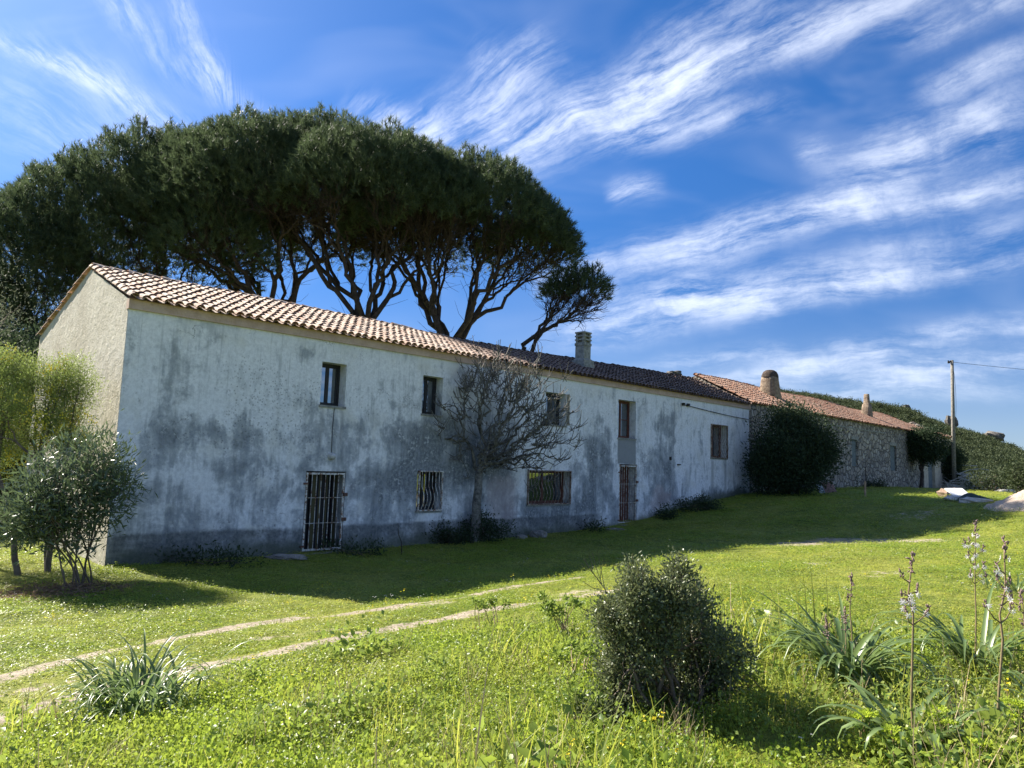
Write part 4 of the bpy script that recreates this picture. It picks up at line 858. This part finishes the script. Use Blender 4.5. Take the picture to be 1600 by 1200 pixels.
T[:, 2] = np.maximum(T[:, 2], terrain(T[:, 0], T[:, 1])+.03)
bush('mastic_shrub', 'dense dark mastic shrub on the grassy foreground bank', 'shrub', b, T, M['mastic'], M['twig'], 44, .046, .027, .0135, .0019, 12, up=.35, twig_ends=.13)
# bare twig of dry plant left of it
b = at(965, 1010); root = thing('dry_twig_plant', 'dry bare twig plant rising left of the mastic shrub', 'plant', b); mb = MB()
Yt = b[1]; P = np.array([b-UP*.05, atd(962, 960, Yt), atd(945, 920, Yt), atd(925, 893, Yt), atd(913, 874, Yt)]); mb.tube(P, np.linspace(.007, .003, 5), 4)
for s, e in (((945, 920), (935, 868)), ((938, 905), (944, 872)), ((950, 925), (905, 905)), ((925, 893), (908, 880)), ((925, 893), (920, 866)), ((940, 912), (925, 862))):
    p0, p1 = atd(*s, Yt), atd(*e, Yt); mb.tube([p0, (p0+p1)/2+rng.normal(size=3)*.01, p1], [.0035, .003, .0018], 3)
mb.build('stem', M['twig'], root)

# ------------------------------------------------------------------ asphodels, squill tufts, spurge
def straps(mb, b, n, L, w, az=None, up=(.9, 2.2), droop=1., spread=.05):
    for k_ in range(n):
        a = (random.random()*6.283) if az is None else az[k_ % len(az)]; d = np.array([math.cos(a), math.sin(a), 0]); sd_ = np.array([-d[1], d[0], 0]); l = L*(.55+.6*random.random()); e = random.uniform(*up); dr = droop*(.5+.9*random.random())*(1.8 if random.random() < .22 else 1.); V_ = []; p = np.array(b, float)+d*abs(rng.normal())*spread+sd_*rng.normal()*spread; th = math.atan(e); r_ = random.random(); sg = 9
        for i in range(sg+1):
            s = i/sg; ww = w*.5*(1-max(0, s-.3)**1.7*1.7)*(.7+.3*min(1, s*5)); ww = max(ww, .0012); V_ += [p-sd_*ww+UP*ww*.5, p.copy(), p+sd_*ww+UP*ww*.5]
            th2 = th-dr*2.0*s*s; p = p+(d*math.cos(th2)+UP*math.sin(th2))*l/sg+sd_*.012*math.sin(s*3+k_)*l
        F = [(i*3+j, i*3+j+1, i*3+j+4, i*3+j+3) for i in range(sg) for j in (0, 1)]; mb.add(V_, F, r_)
def rosette(root, b, n, L, w, **k): mb = MB(); straps(mb, b, n, L, w, **k); return mb.build('leaves', M['strap'], root, True)
def star(mb, c, d, r):
    d = nrm(np.asarray(d, float)); a = nrm(np.cross(d, [0.3, .5, .8])); b = np.cross(d, a)
    for k_ in range(6):
        t_ = k_*math.pi/3; o = a*math.cos(t_)+b*math.sin(t_); s_ = -a*math.sin(t_)+b*math.cos(t_); mb.add([c, c+o*r*.5+s_*r*.17+d*r*.2, c+o*r+d*r*.25, c+o*r*.5-s_*r*.17+d*r*.2], [(0, 1, 2, 3)])
def budcluster(mb, c, d, n, L, r):
    d = nrm(np.asarray(d, float))
    for k_ in range(n):
        p = c+d*L*(k_/max(n-1, 1))+rng.normal(size=3)*r*.7*(1-.5*k_/n); dd = nrm(d+rng.normal(size=3)*.45); mb.tube([p, p+dd*r*.8, p+dd*r*1.9, p+dd*r*2.6], [r*.35, r*.55, r*.45, r*.1], 5)
def asphodel(label, stems, leaf_at, nleaf, L, w, nfl=1.):
    b = np.array(leaf_at, float); root = thing('asphodel', label, 'plant', b, 0., 'asphodels on the bank')
    if nleaf: rosette(root, b, nleaf, L, w)
    for pts, Y, r0, kind, branches in stems:
        P = np.array([atd(x_, y_, Y+.02*i) for i, (x_, y_) in enumerate(pts)]); P[0, 2] = min(P[0, 2], tz(P[0, 0], P[0, 1])-.02); s = np.linspace(0, len(P)-1, 16); Q = np.stack([np.interp(s, np.arange(len(P)), P[:, i]) for i in range(3)], 1)
        mb = MB(); mb.tube(Q, np.linspace(r0, r0*.45, 16), 7); bds, fls = [], []; top = Q[-1]; dt = nrm(Q[-1]-Q[-3])
        def bud(*a_): bd = MB(); budcluster(bd, *a_); bds.append(bd)
        def flo(*a_): fl = MB(); star(fl, *a_); fls.append(fl)
        bud(top-dt*.05, dt, 12, .075, .0095)
        for fq, sx, ln in branches:
            i = int(fq*15); p0 = Q[i]; d = nrm(cr*sx+rng.normal(size=3)*.25+UP*.9); p1 = p0+d*ln; mb.tube([p0, p0+(cr*sx*.5+UP*.35)*ln*.6, p1], [r0*.55, r0*.5, r0*.35], 5); bud(p1, UP+d*.3, 7, .035, .008)
            if kind > 0 and random.random() < .75*nfl:
                for _ in range(2): flo(p1+rng.normal(size=3)*.012, rng.normal(size=3)*.6-cf+UP*.3, .021)
        for k_ in range(kind):
            p = Q[int(15*random.uniform(.72, .97))]; dd = nrm(rng.normal(size=3)*np.array([1, 1, .3])-cf*.5); flo(p+dd*.018, dd, .022)
        for k_ in range(12):
            p = Q[int(15*random.uniform(.68, 1.))]; dd = nrm(rng.normal(size=3)*np.array([1, 1, .5])+UP*.5); bud(p, dd, 2, .012, .0065)
        stm = mb.build('stem', M['stalk'], root, True)
        for bd in bds: bd.build('bud', M['bud'], stm, True)
        for fl in fls: fl.build('flower', M['petal'], stm)
    return root
b1 = at(1430, 1195)
asphodel('tall branched asphodel with brown buds standing nearest, over a leaf rosette', [([(1430, 1200), (1424, 1100), (1426, 1010), (1427, 960), (1419, 930), (1426, 872)], b1[1], .0075, 4, [(.58, 1, .10), (.58, -1, .07), (.76, -1, .07), (.86, 1, .05), (.90, -1, .05)])], b1+np.array([.0, .05, 0]), 40, .52, .046)
b2 = at(1557, 1165)
asphodel('tall asphodel with white star flowers near the right border', [([(1556, 1180), (1561, 1080), (1567, 1000), (1562, 960), (1571, 920), (1569, 850)], b2[1], .0085, 6, [(.55, 1, .10), (.55, -1, .12), (.68, 1, .06), (.80, -1, .06), (.84, 1, .03), (.9, -1, .05)])], b2, 18, .36, .036)
b3 = at(1524, 1050)
asphodel('slim green asphodel with open flowers rising from a spreading rosette', [([(1524, 1055), (1525, 960), (1523, 900), (1525, 820)], b3[1], .006, 12, [(.62, 1, .08), (.66, -1, .06), (.72, 1, .1), (.76, -1, .1), (.84, -1, .1), (.86, 1, .06), (.93, -1, .05)])], b3, 40, .8, .036, 1.3)
b4 = at(1325, 1075)
asphodel('asphodel clump with three brown unopened flower spikes', [([(1331, 1060), (1331, 990), (1328, 950), (1331, 905)], b4[1], .006, 0, [(.78, -1, .02)]), ([(1320, 1060), (1322, 1000), (1320, 958)], b4[1]+.1, .006, 0, []), ([(1294, 1060), (1293, 1010), (1292, 970)], b4[1]+.05, .005, 0, [])], b4, 90, .85, .036)
b5 = at(1640, 1120)
asphodel('asphodel whose brown spike reaches in from the right border', [([(1606, 1100), (1602, 1000), (1597, 930)], b5[1], .006, 0, [(.8, -1, .03)])], b5, 18, .5, .03)
def tuft(label, px, py, n, L, w, **k):
    b = at(px, py); root = thing('squill_tuft', label, 'plant', b, 0., 'strap-leaved tufts'); rosette(root, b, n, L, w, **k)
tuft('big grey-green tuft of strap leaves beside the wheel tracks', 215, 1118, 170, .66, .024, droop=1.15, spread=.13, up=(.8, 4.))
tuft('small tuft of dark strap leaves on the lawn behind the flower spikes', 1582, 925, 40, .45, .022, spread=.15)
tuft('arching strap leaves low between asphodel clump and spurge', 1400, 1100, 26, .6, .034, spread=.1)
def spurge(label, px, py, heads, h):
    b = at(px, py); root = thing('spurge_plant', label, 'plant', b, 0., 'yellow-green spurge'); mb = MB(); P, D_, P2, D2 = [], [], [], []
    for k_ in range(heads):
        a = random.random()*6.283; q_ = b+np.array([math.cos(a), math.sin(a), 0])*h*.35*random.random()+UP*h*(.75+.35*random.random()); pp = bez(b+rng.normal(size=3)*.015*np.array([1, 1, 0]), UP, q_, 5); mb.tube(pp, np.linspace(.004, .0025, 5), 5)
        for _ in range(60): v = nrm(rng.normal(size=3)*np.array([1, 1, .4])+UP*.2); P.append(q_+v*np.array([.036, .036, .014])*random.random()**.5); D_.append(v+UP*.6)
        for _ in range(26): s = random.uniform(.15, .95); i = min(int(s*4), 3); v = nrm(rng.normal(size=3)*np.array([1, 1, .2])+UP*.2); P2.append(pp[i]+(pp[i+1]-pp[i])*(s*4-i)); D2.append(v)
    mb.build('stems', M['stalk'], root, True); lv = leaves(np.array(P), np.array(D_), np.full(len(P), .016), np.full(len(P), .013)); mesh_np('flower_heads', lv[0], lv[1], M['spurge'], root, lv[2])
    lv = leaves(np.array(P2), np.array(D2), np.full(len(P2), .035), np.full(len(P2), .011)); mesh_np('leaves', lv[0], lv[1], M['spurge_leaf'], root, lv[2])
for px, py, hd, h, lab in [(1348, 1185, 5, .25, 'yellow-green spurge left of the nearest asphodel stalk'), (1478, 1200, 4, .27, 'yellow-green spurge between the two tall asphodel stalks'), (1592, 1190, 6, .27, 'yellow-green spurge at the right border by the white-flowered stalk'), (1540, 1235, 6, .2, 'yellow-green spurge in the bottom right corner'), (1402, 1215, 4, .24, 'small spurge directly left of the nearest asphodel stalk')]:
    spurge(lab, px, py, hd, h)
# giant fennel-like bright green plants left of the mastic shrub
for px, py, hh_, n_, lab in [(880, 1010, .42, 9, 'bright green leafy umbel plant left of the mastic shrub'), (905, 1070, .30, 6, 'shorter bright green leafy plant below the umbel plant'), (950, 1125, .16, 9, 'low leafy herb at the lower left foot of the mastic shrub'), (900, 1145, .14, 8, 'spreading leafy herb on bare soil left of the mastic shrub foot'), (1165, 1085, .2, 8, 'leafy herb in the shade right of the mastic shrub'), (760, 985, .3, 7, 'thin leafy herb on the bank crest by the far wheel rut')]:
    b = at(px, py); root = thing('leafy_herb', lab, 'plant', b); mb = MB(); P, D_ = [], []
    for k_ in range(n_):
        q_ = b+np.array([rng.normal()*.11, rng.normal()*.08, hh_*(.75+.3*random.random())]); mb.tube(bez(b+rng.normal(size=3)*np.array([.05, .04, 0]), UP, q_, 5, .02), np.linspace(.006, .003, 5), 4)
        for _ in range(60): v = nrm(rng.normal(size=3)); P.append(q_+v*.05*random.random()); D_.append(v+UP*.3)
    mb.build('stems', M['dry'], root); lv = leaves(np.array(P), np.array(D_), np.full(len(P), .035), np.full(len(P), .022)); mesh_np('leaves', lv[0], lv[1], M['herb'], root, lv[2])

# ------------------------------------------------------------------ pole and wire, rubble, boards, stones
b = at(1491, 768, 200); pb = onwall(1491, 760, .9); pb[2] = tz(pb[0], pb[1]); Y = pb[1]
pole = thing('utility_pole', 'tall weathered utility pole at the far end of the stone farmhouse', 'pole', pb)
top = atd(1487.5, 563, Y); mb = MB(); mb.tube([pb-UP*.3, pb*.5+top*.5, top], [.17, .15, .12], 10); mb.build('shaft', M['pole'], pole, True)
mb = MB(); mb.tube([top+np.array([-.35, 0, -.25]), top+np.array([-.1, 0, -.05])], .06, 6); mb.tube([top+np.array([-.3, 0, -.22]), top+np.array([.1, 0, -.25])], .035, 6); mb.tube([top+np.array([-.3, 0, -.22]), top+np.array([-.33, 0, -.02])], [.07, .05], 8); mb.build('insulator', M['wire'], pole)
mb = MB(); s = np.linspace(0, 1, 14); mb.tube(np.c_[pb[0]+.2+s*0+.16*np.sin(s*3.1), np.full(14, pb[1]-.05), top[2]-.3-s*5.5], .014, 4); mb.build('down_lead', M['wire'], pole)
e = atd(2100, 600, Y+10); s = np.linspace(0, 1, 30)[:, None]; P = top-UP*.15+(e-top)*s-UP*(2.0*s*(1-s)); mb = MB(); mb.tube(P, .016, 4); tag(mb.build('overhead_cable', M['wire']), 'thin overhead cable running right from the utility pole top', 'cable')
def rock(label, c, r, mat, name='rock', cat='rock', group=None, flat=1.):
    mb = MB(); c = np.array(c, float); v = []; sg, rg = 14, 9; ph0 = rng.random(6)*6.28
    for i in range(rg+1):
        th = math.pi*i/rg
        for j in range(sg):
            ph = 2*math.pi*j/sg; d = np.array([math.sin(th)*math.cos(ph), math.sin(th)*math.sin(ph), math.cos(th)]); f = 1+.16*math.sin(3*d[0]+ph0[0])*math.sin(4*d[1]+ph0[1])+.10*math.sin(7*d[2]+5*d[0]+ph0[2])+.05*math.sin(11*d[1]+9*d[0]+ph0[3]); d = np.sign(d)*np.abs(d)**.8; v.append(d*f*np.asarray(r))
    mb.add(np.array(v)+c, [(i*sg+j, (i+1)*sg+j, (i+1)*sg+(j+1) % sg, i*sg+(j+1) % sg) for i in range(rg) for j in range(sg)])
    return tag(mb.build(name, mat), label, cat, group)
for px, py, r, lab, mt in [(842, 840, (.28, .2, .16), 'flat topped grey stone lying below the wide grille', 'rock'), (815, 842, (.18, .15, .09), 'small grey stone left of the flat topped stone', 'rock'), (962, 829, (.4, .2, .06), 'flat pale slab in front of the second barred door', 'rock'), (450, 873, (.5, .25, .07), 'low flat stone left of the first barred door step', 'rock')]:
    b = at(px, py); rock(lab, b+UP*r[2]*.5, r, M[mt], group='stones at the foot of the white wall')
b = at(1484, 779); rock('brown rounded boulder at the left end of the rubble heap', b+UP*.2, (.42, .35, .26), M['brown_rock'])
b = at(1496, 782); rock('pale low stone in front of the white panel', b+UP*.05, (.5, .3, .13), M['pale_rock'])
b = at(1524, 785); rock('pale low stone before the dark tarpaulin', b+UP*.05, (.55, .3, .12), M['pale_rock'])
b = at(1503, 780); mb = MB(); e1 = cr*.36+cf*.0; e2 = nrm(cf*.8+UP*.30)*.62
p = b+UP*.12; v = [p-e1, p+e1, p+e1+e2, p-e1+e2]; nn_ = nrm(np.cross(e1, e2))*.04; mb.add(np.array(v+[q_+nn_ for q_ in v]), [(0,3,2,1),(4,5,6,7),(0,1,5,4),(1,2,6,5),(2,3,7,6),(3,0,4,7)]); tag(mb.build('white_panel', M['white_sheet']), 'white sheet panel lying tilted on the rubble heap', 'panel')
b = at(1522, 782); mb = MB(); NX, NY = 16, 10; V_ = []
for i in range(NX):
    for j in range(NY):
        u_, w_ = i/(NX-1), j/(NY-1); P = b+cr*(u_-.5)*1.15+cf*(w_-.4)*.8*np.array([1, 1, 0]); hz_ = .38*math.sin(min(1, u_*1.6)*math.pi*.75)*(1-u_)**.6*math.sin(w_*math.pi)**.6+.05*math.sin(9*u_+5*w_); P[2] = tz(P[0], P[1])+max(.02, hz_); V_.append(P)
mb.add(V_, [(i*NY+j, (i+1)*NY+j, (i+1)*NY+j+1, i*NY+j+1) for i in range(NX-1) for j in range(NY-1)]); tag(mb.build('tarpaulin', M['tarp'], smooth=True), 'crumpled dark green tarpaulin right of the white panel', 'tarpaulin')
b = at(1612, 792); mb = MB(); NX = 28; V_ = []
for i in range(NX):
    for j in range(NX):
        u_, w_ = i/(NX-1)*2-1, j/(NX-1)*2-1; P = np.array([b[0]+u_*1.5, b[1]+w_*1.3, 0]); r_ = math.hypot(u_, w_); P[2] = tz(P[0], P[1])-.03+.62*max(0, 1-r_)**.85*(1+.12*math.sin(6*u_+2)*math.sin(5*w_))+.02*rng.normal()*(r_ < 1); V_.append(P)
mb.add(V_, [(i*NX+j, (i+1)*NX+j, (i+1)*NX+j+1, i*NX+j+1) for i in range(NX-1) for j in range(NX-1)]); tag(mb.build('sand_heap', M['sand'], smooth=True), 'heap of pinkish building sand at the right border', 'heap')
for px, py, r, lab in [(1572, 770, (.6, .3, .16), 'pale broken stones behind the sand heap'), (1592, 765, (.4, .3, .2), 'pale angular stone at the border behind the sand heap')]:
    b = at(px, py); rock(lab, b+UP*r[2]*.4, r, M['pale_rock'])
# boards leaning at the stone wall
b = at(1281, 771); mb = MB()
def slab(mb, p, e1, e2, th): nn_ = nrm(np.cross(e1, e2))*th; v = [p, p+e1, p+e1+e2, p+e2]; mb.add(np.array(v+[q_+nn_ for q_ in v]), [(0,3,2,1),(4,5,6,7),(0,1,5,4),(1,2,6,5),(2,3,7,6),(3,0,4,7)])
slab(mb, b, nrm(cr)*.28, UP*.55-V*.12-nrm(cr)*.14, .04); tag(mb.build('plastic_sheet', M['blue_sheet']), 'pale blue sheet leaning beside the dark bush', 'sheet')
mb = MB(); slab(mb, b+nrm(cr)*.34+cf*.1, nrm(cr)*.55+UP*.05, UP*.5-V*.15-nrm(cr)*.10, .05); tag(mb.build('leaning_board', M['red_board']), 'reddish board leaning right of the pale blue sheet', 'board')
b = at(1352, 777); mb = MB(); mb.box(b[0]-.035, b[0]+.035, b[1]-.035, b[1]+.035, b[2]-.1, b[2]+.68); mb.frustum(b[0], b[1], b[2]+.68, b[2]+.74, .07, .02); tag(mb.build('wooden_stake', M['wood']), 'pale wooden stake standing upright in the grass', 'stake')
b = at(1353, 765); mb = MB(); mb.tube([b-UP*.05, b+UP*.6+cr*.02, b+UP*1.35], [.03, .028, .02], 6); tag(mb.build('dark_stick', M['bark']), 'thin dark stick behind the wooden stake', 'stick')
b = at(628, 868); mb = MB(); mb.tube([b-UP*.05, b+UP*.35-cr*.03, b+UP*.55-cr*.12, b+UP*.85-cr*.15], [.016, .014, .012, .006], 5); tag(mb.build('dead_stem', M['bark']), 'thin dead stem standing against the dark plinth', 'stem')
# heap of cut branches past the far corner
c = atd(1513, 752, 60.); c[2] = tz(c[0], c[1]); root = thing('brush_pile', 'grey heap of cut branches beyond the far house corner', 'brush pile', c); mb = MB()
for k_ in range(170):
    p = c+np.array([rng.normal()*1.3, rng.normal()*1.0, 0]); p[2] = c[2]+abs(rng.normal())*.8*max(.1, 1-abs(p[0]-c[0])/2.8); d = nrm(rng.normal(size=3)*np.array([1, 1, .35])); l = .4+.8*random.random(); mb.tube([p-d*l, p+rng.normal(size=3)*.08, p+d*l], [.03, .028, .015], 4)
mb.build('branches', M['pale_rock'], root)
for px, py, Y, rx, rz, lab in [(1602, 742, 40., .9, 1.1, 'leafy green shrub at the right border before the hill'), (1556, 757, 48., 1.6, .7, 'low green shrub between brush pile and sand heap'), (1460, 668, 72., 2., 1.5, 'sunlit leafy bush behind the stone farmhouse corner')][:2]:
    c = atd(px, py, Y); b = np.array([c[0], c[1], tz(c[0], c[1])]); T = blobT(70, (c[0], c[1], b[2]+rz*.8), (rx, rx*.8, rz), .4); bush('green_shrub', lab, 'shrub', b, T, M['maquis'], M['twig'], 40, .22, .14, .07, .01, 4)

# ------------------------------------------------------------------ hill with maquis and granite outcrops
SK = np.array([(700, 640), (850, 630), (950, 616), (1050, 606), (1130, 606), (1230, 612), (1290, 621), (1350, 631), (1415, 639), (1450, 654), (1500, 669), (1540, 681), (1575, 693), (1600, 706), (1660, 730), (1750, 752), (1900, 772)], float)
skA = np.array([math.atan2(*ray(a, b)[:2]) for a, b in SK]); skE = np.array([ray(a, b)[2]/math.hypot(*ray(a, b)[:2]) for a, b in SK])
RID = 250.
def hillz(x, y):
    a = np.arctan2(x, y); d = np.hypot(x, y); e = np.interp(a, skA, skE, left=0.0, right=-.02); top_ = e*RID-3.6; f = sstep(d, 95, RID)**.85
    z = -2.6+(top_+2.6)*f-(np.maximum(0, d-RID)*.12)
    return z+f*(1.0*np.sin(x*.11)*np.sin(y*.09)+.6*np.sin(x*.23+y*.17))*np.clip((RID-d)/60, 0, 1)
aa = np.linspace(R(-25), R(52), 180); dd = np.linspace(88, 420, 120); DD, A2 = np.meshgrid(dd, aa, indexing='ij'); hx, hy = (DD*np.sin(A2)).ravel(), (DD*np.cos(A2)).ravel(); hz = hillz(hx, hy); na = len(aa)
ii, jj = np.meshgrid(np.arange(len(dd)-1), np.arange(na-1), indexing='ij'); i0 = (ii*na+jj).ravel()
tag(mesh_np('hill', np.c_[hx, hy, hz], np.c_[i0, i0+na, i0+na+1, i0+1], M['hill'], smooth=True), kind='structure')
def scrub():
    T = blobT(30, (0, 0, .9), (1.35, 1.35, .95), .7); T[:, 2] = np.maximum(T[:, 2], .1); n = 30*34; P = np.repeat(T, 34, 0)+rng.normal(size=(n, 3))*.25; return leaves(P, P-np.array([0, 0, .6])+rng.normal(size=(n, 3))*.6, .16+.12*rng.random(n), .13, .2, np.clip(np.repeat(rng.random(30), 34)*.6+.4*rng.random(n), 0, 1))
sc_t = [tmpl('maquis_shrub', scrub(), M['maquis']) for _ in range(5)]
n = 17000; a = rng.uniform(R(8), R(42), n); d = np.sqrt(rng.uniform(100**2, 275**2, n)); x, y = d*np.sin(a), d*np.cos(a); z = hillz(x, y); k = z > terrain(x, y)-.5; x, y, z = x[k], y[k], z[k]
ms = .5+.9*rng.random(len(x))**2.2; field('maquis_scrub', sc_t, np.c_[x, y, z-.15], np.c_[ms, ms, ms*(.8+.5*rng.random(len(x)))], M['maquis'], .1)
for px, py, w, h, lab in [(1052, 583, 26, 9, 'granite outcrop showing just above the white house ridge'), (1416, 637, 12, 11, 'granite boulder on the hill crest above the stone roof'), (1401, 643, 6, 10, 'slim granite block left of the crest boulder'), (1486, 658, 16, 20, 'tall granite outcrop behind the utility pole'), (1551, 681, 24, 14, 'flat granite outcrop on the hillside right of the pole'), (1385, 640, 9, 6, 'small granite block on the hill crest left of all the others')]:
    Yr = 232.; p = atd(px, py, Yr*math.cos(math.atan2(*ray(px, py)[:2]))); p[2] = max(p[2], 0)-h/FPX*Yr*.12; rock(lab, p, (w/FPX*Yr*.46, w/FPX*Yr*.42, h/FPX*Yr*.5), M['outcrop'], 'granite_outcrop', 'rock', 'granite outcrops on the hill')
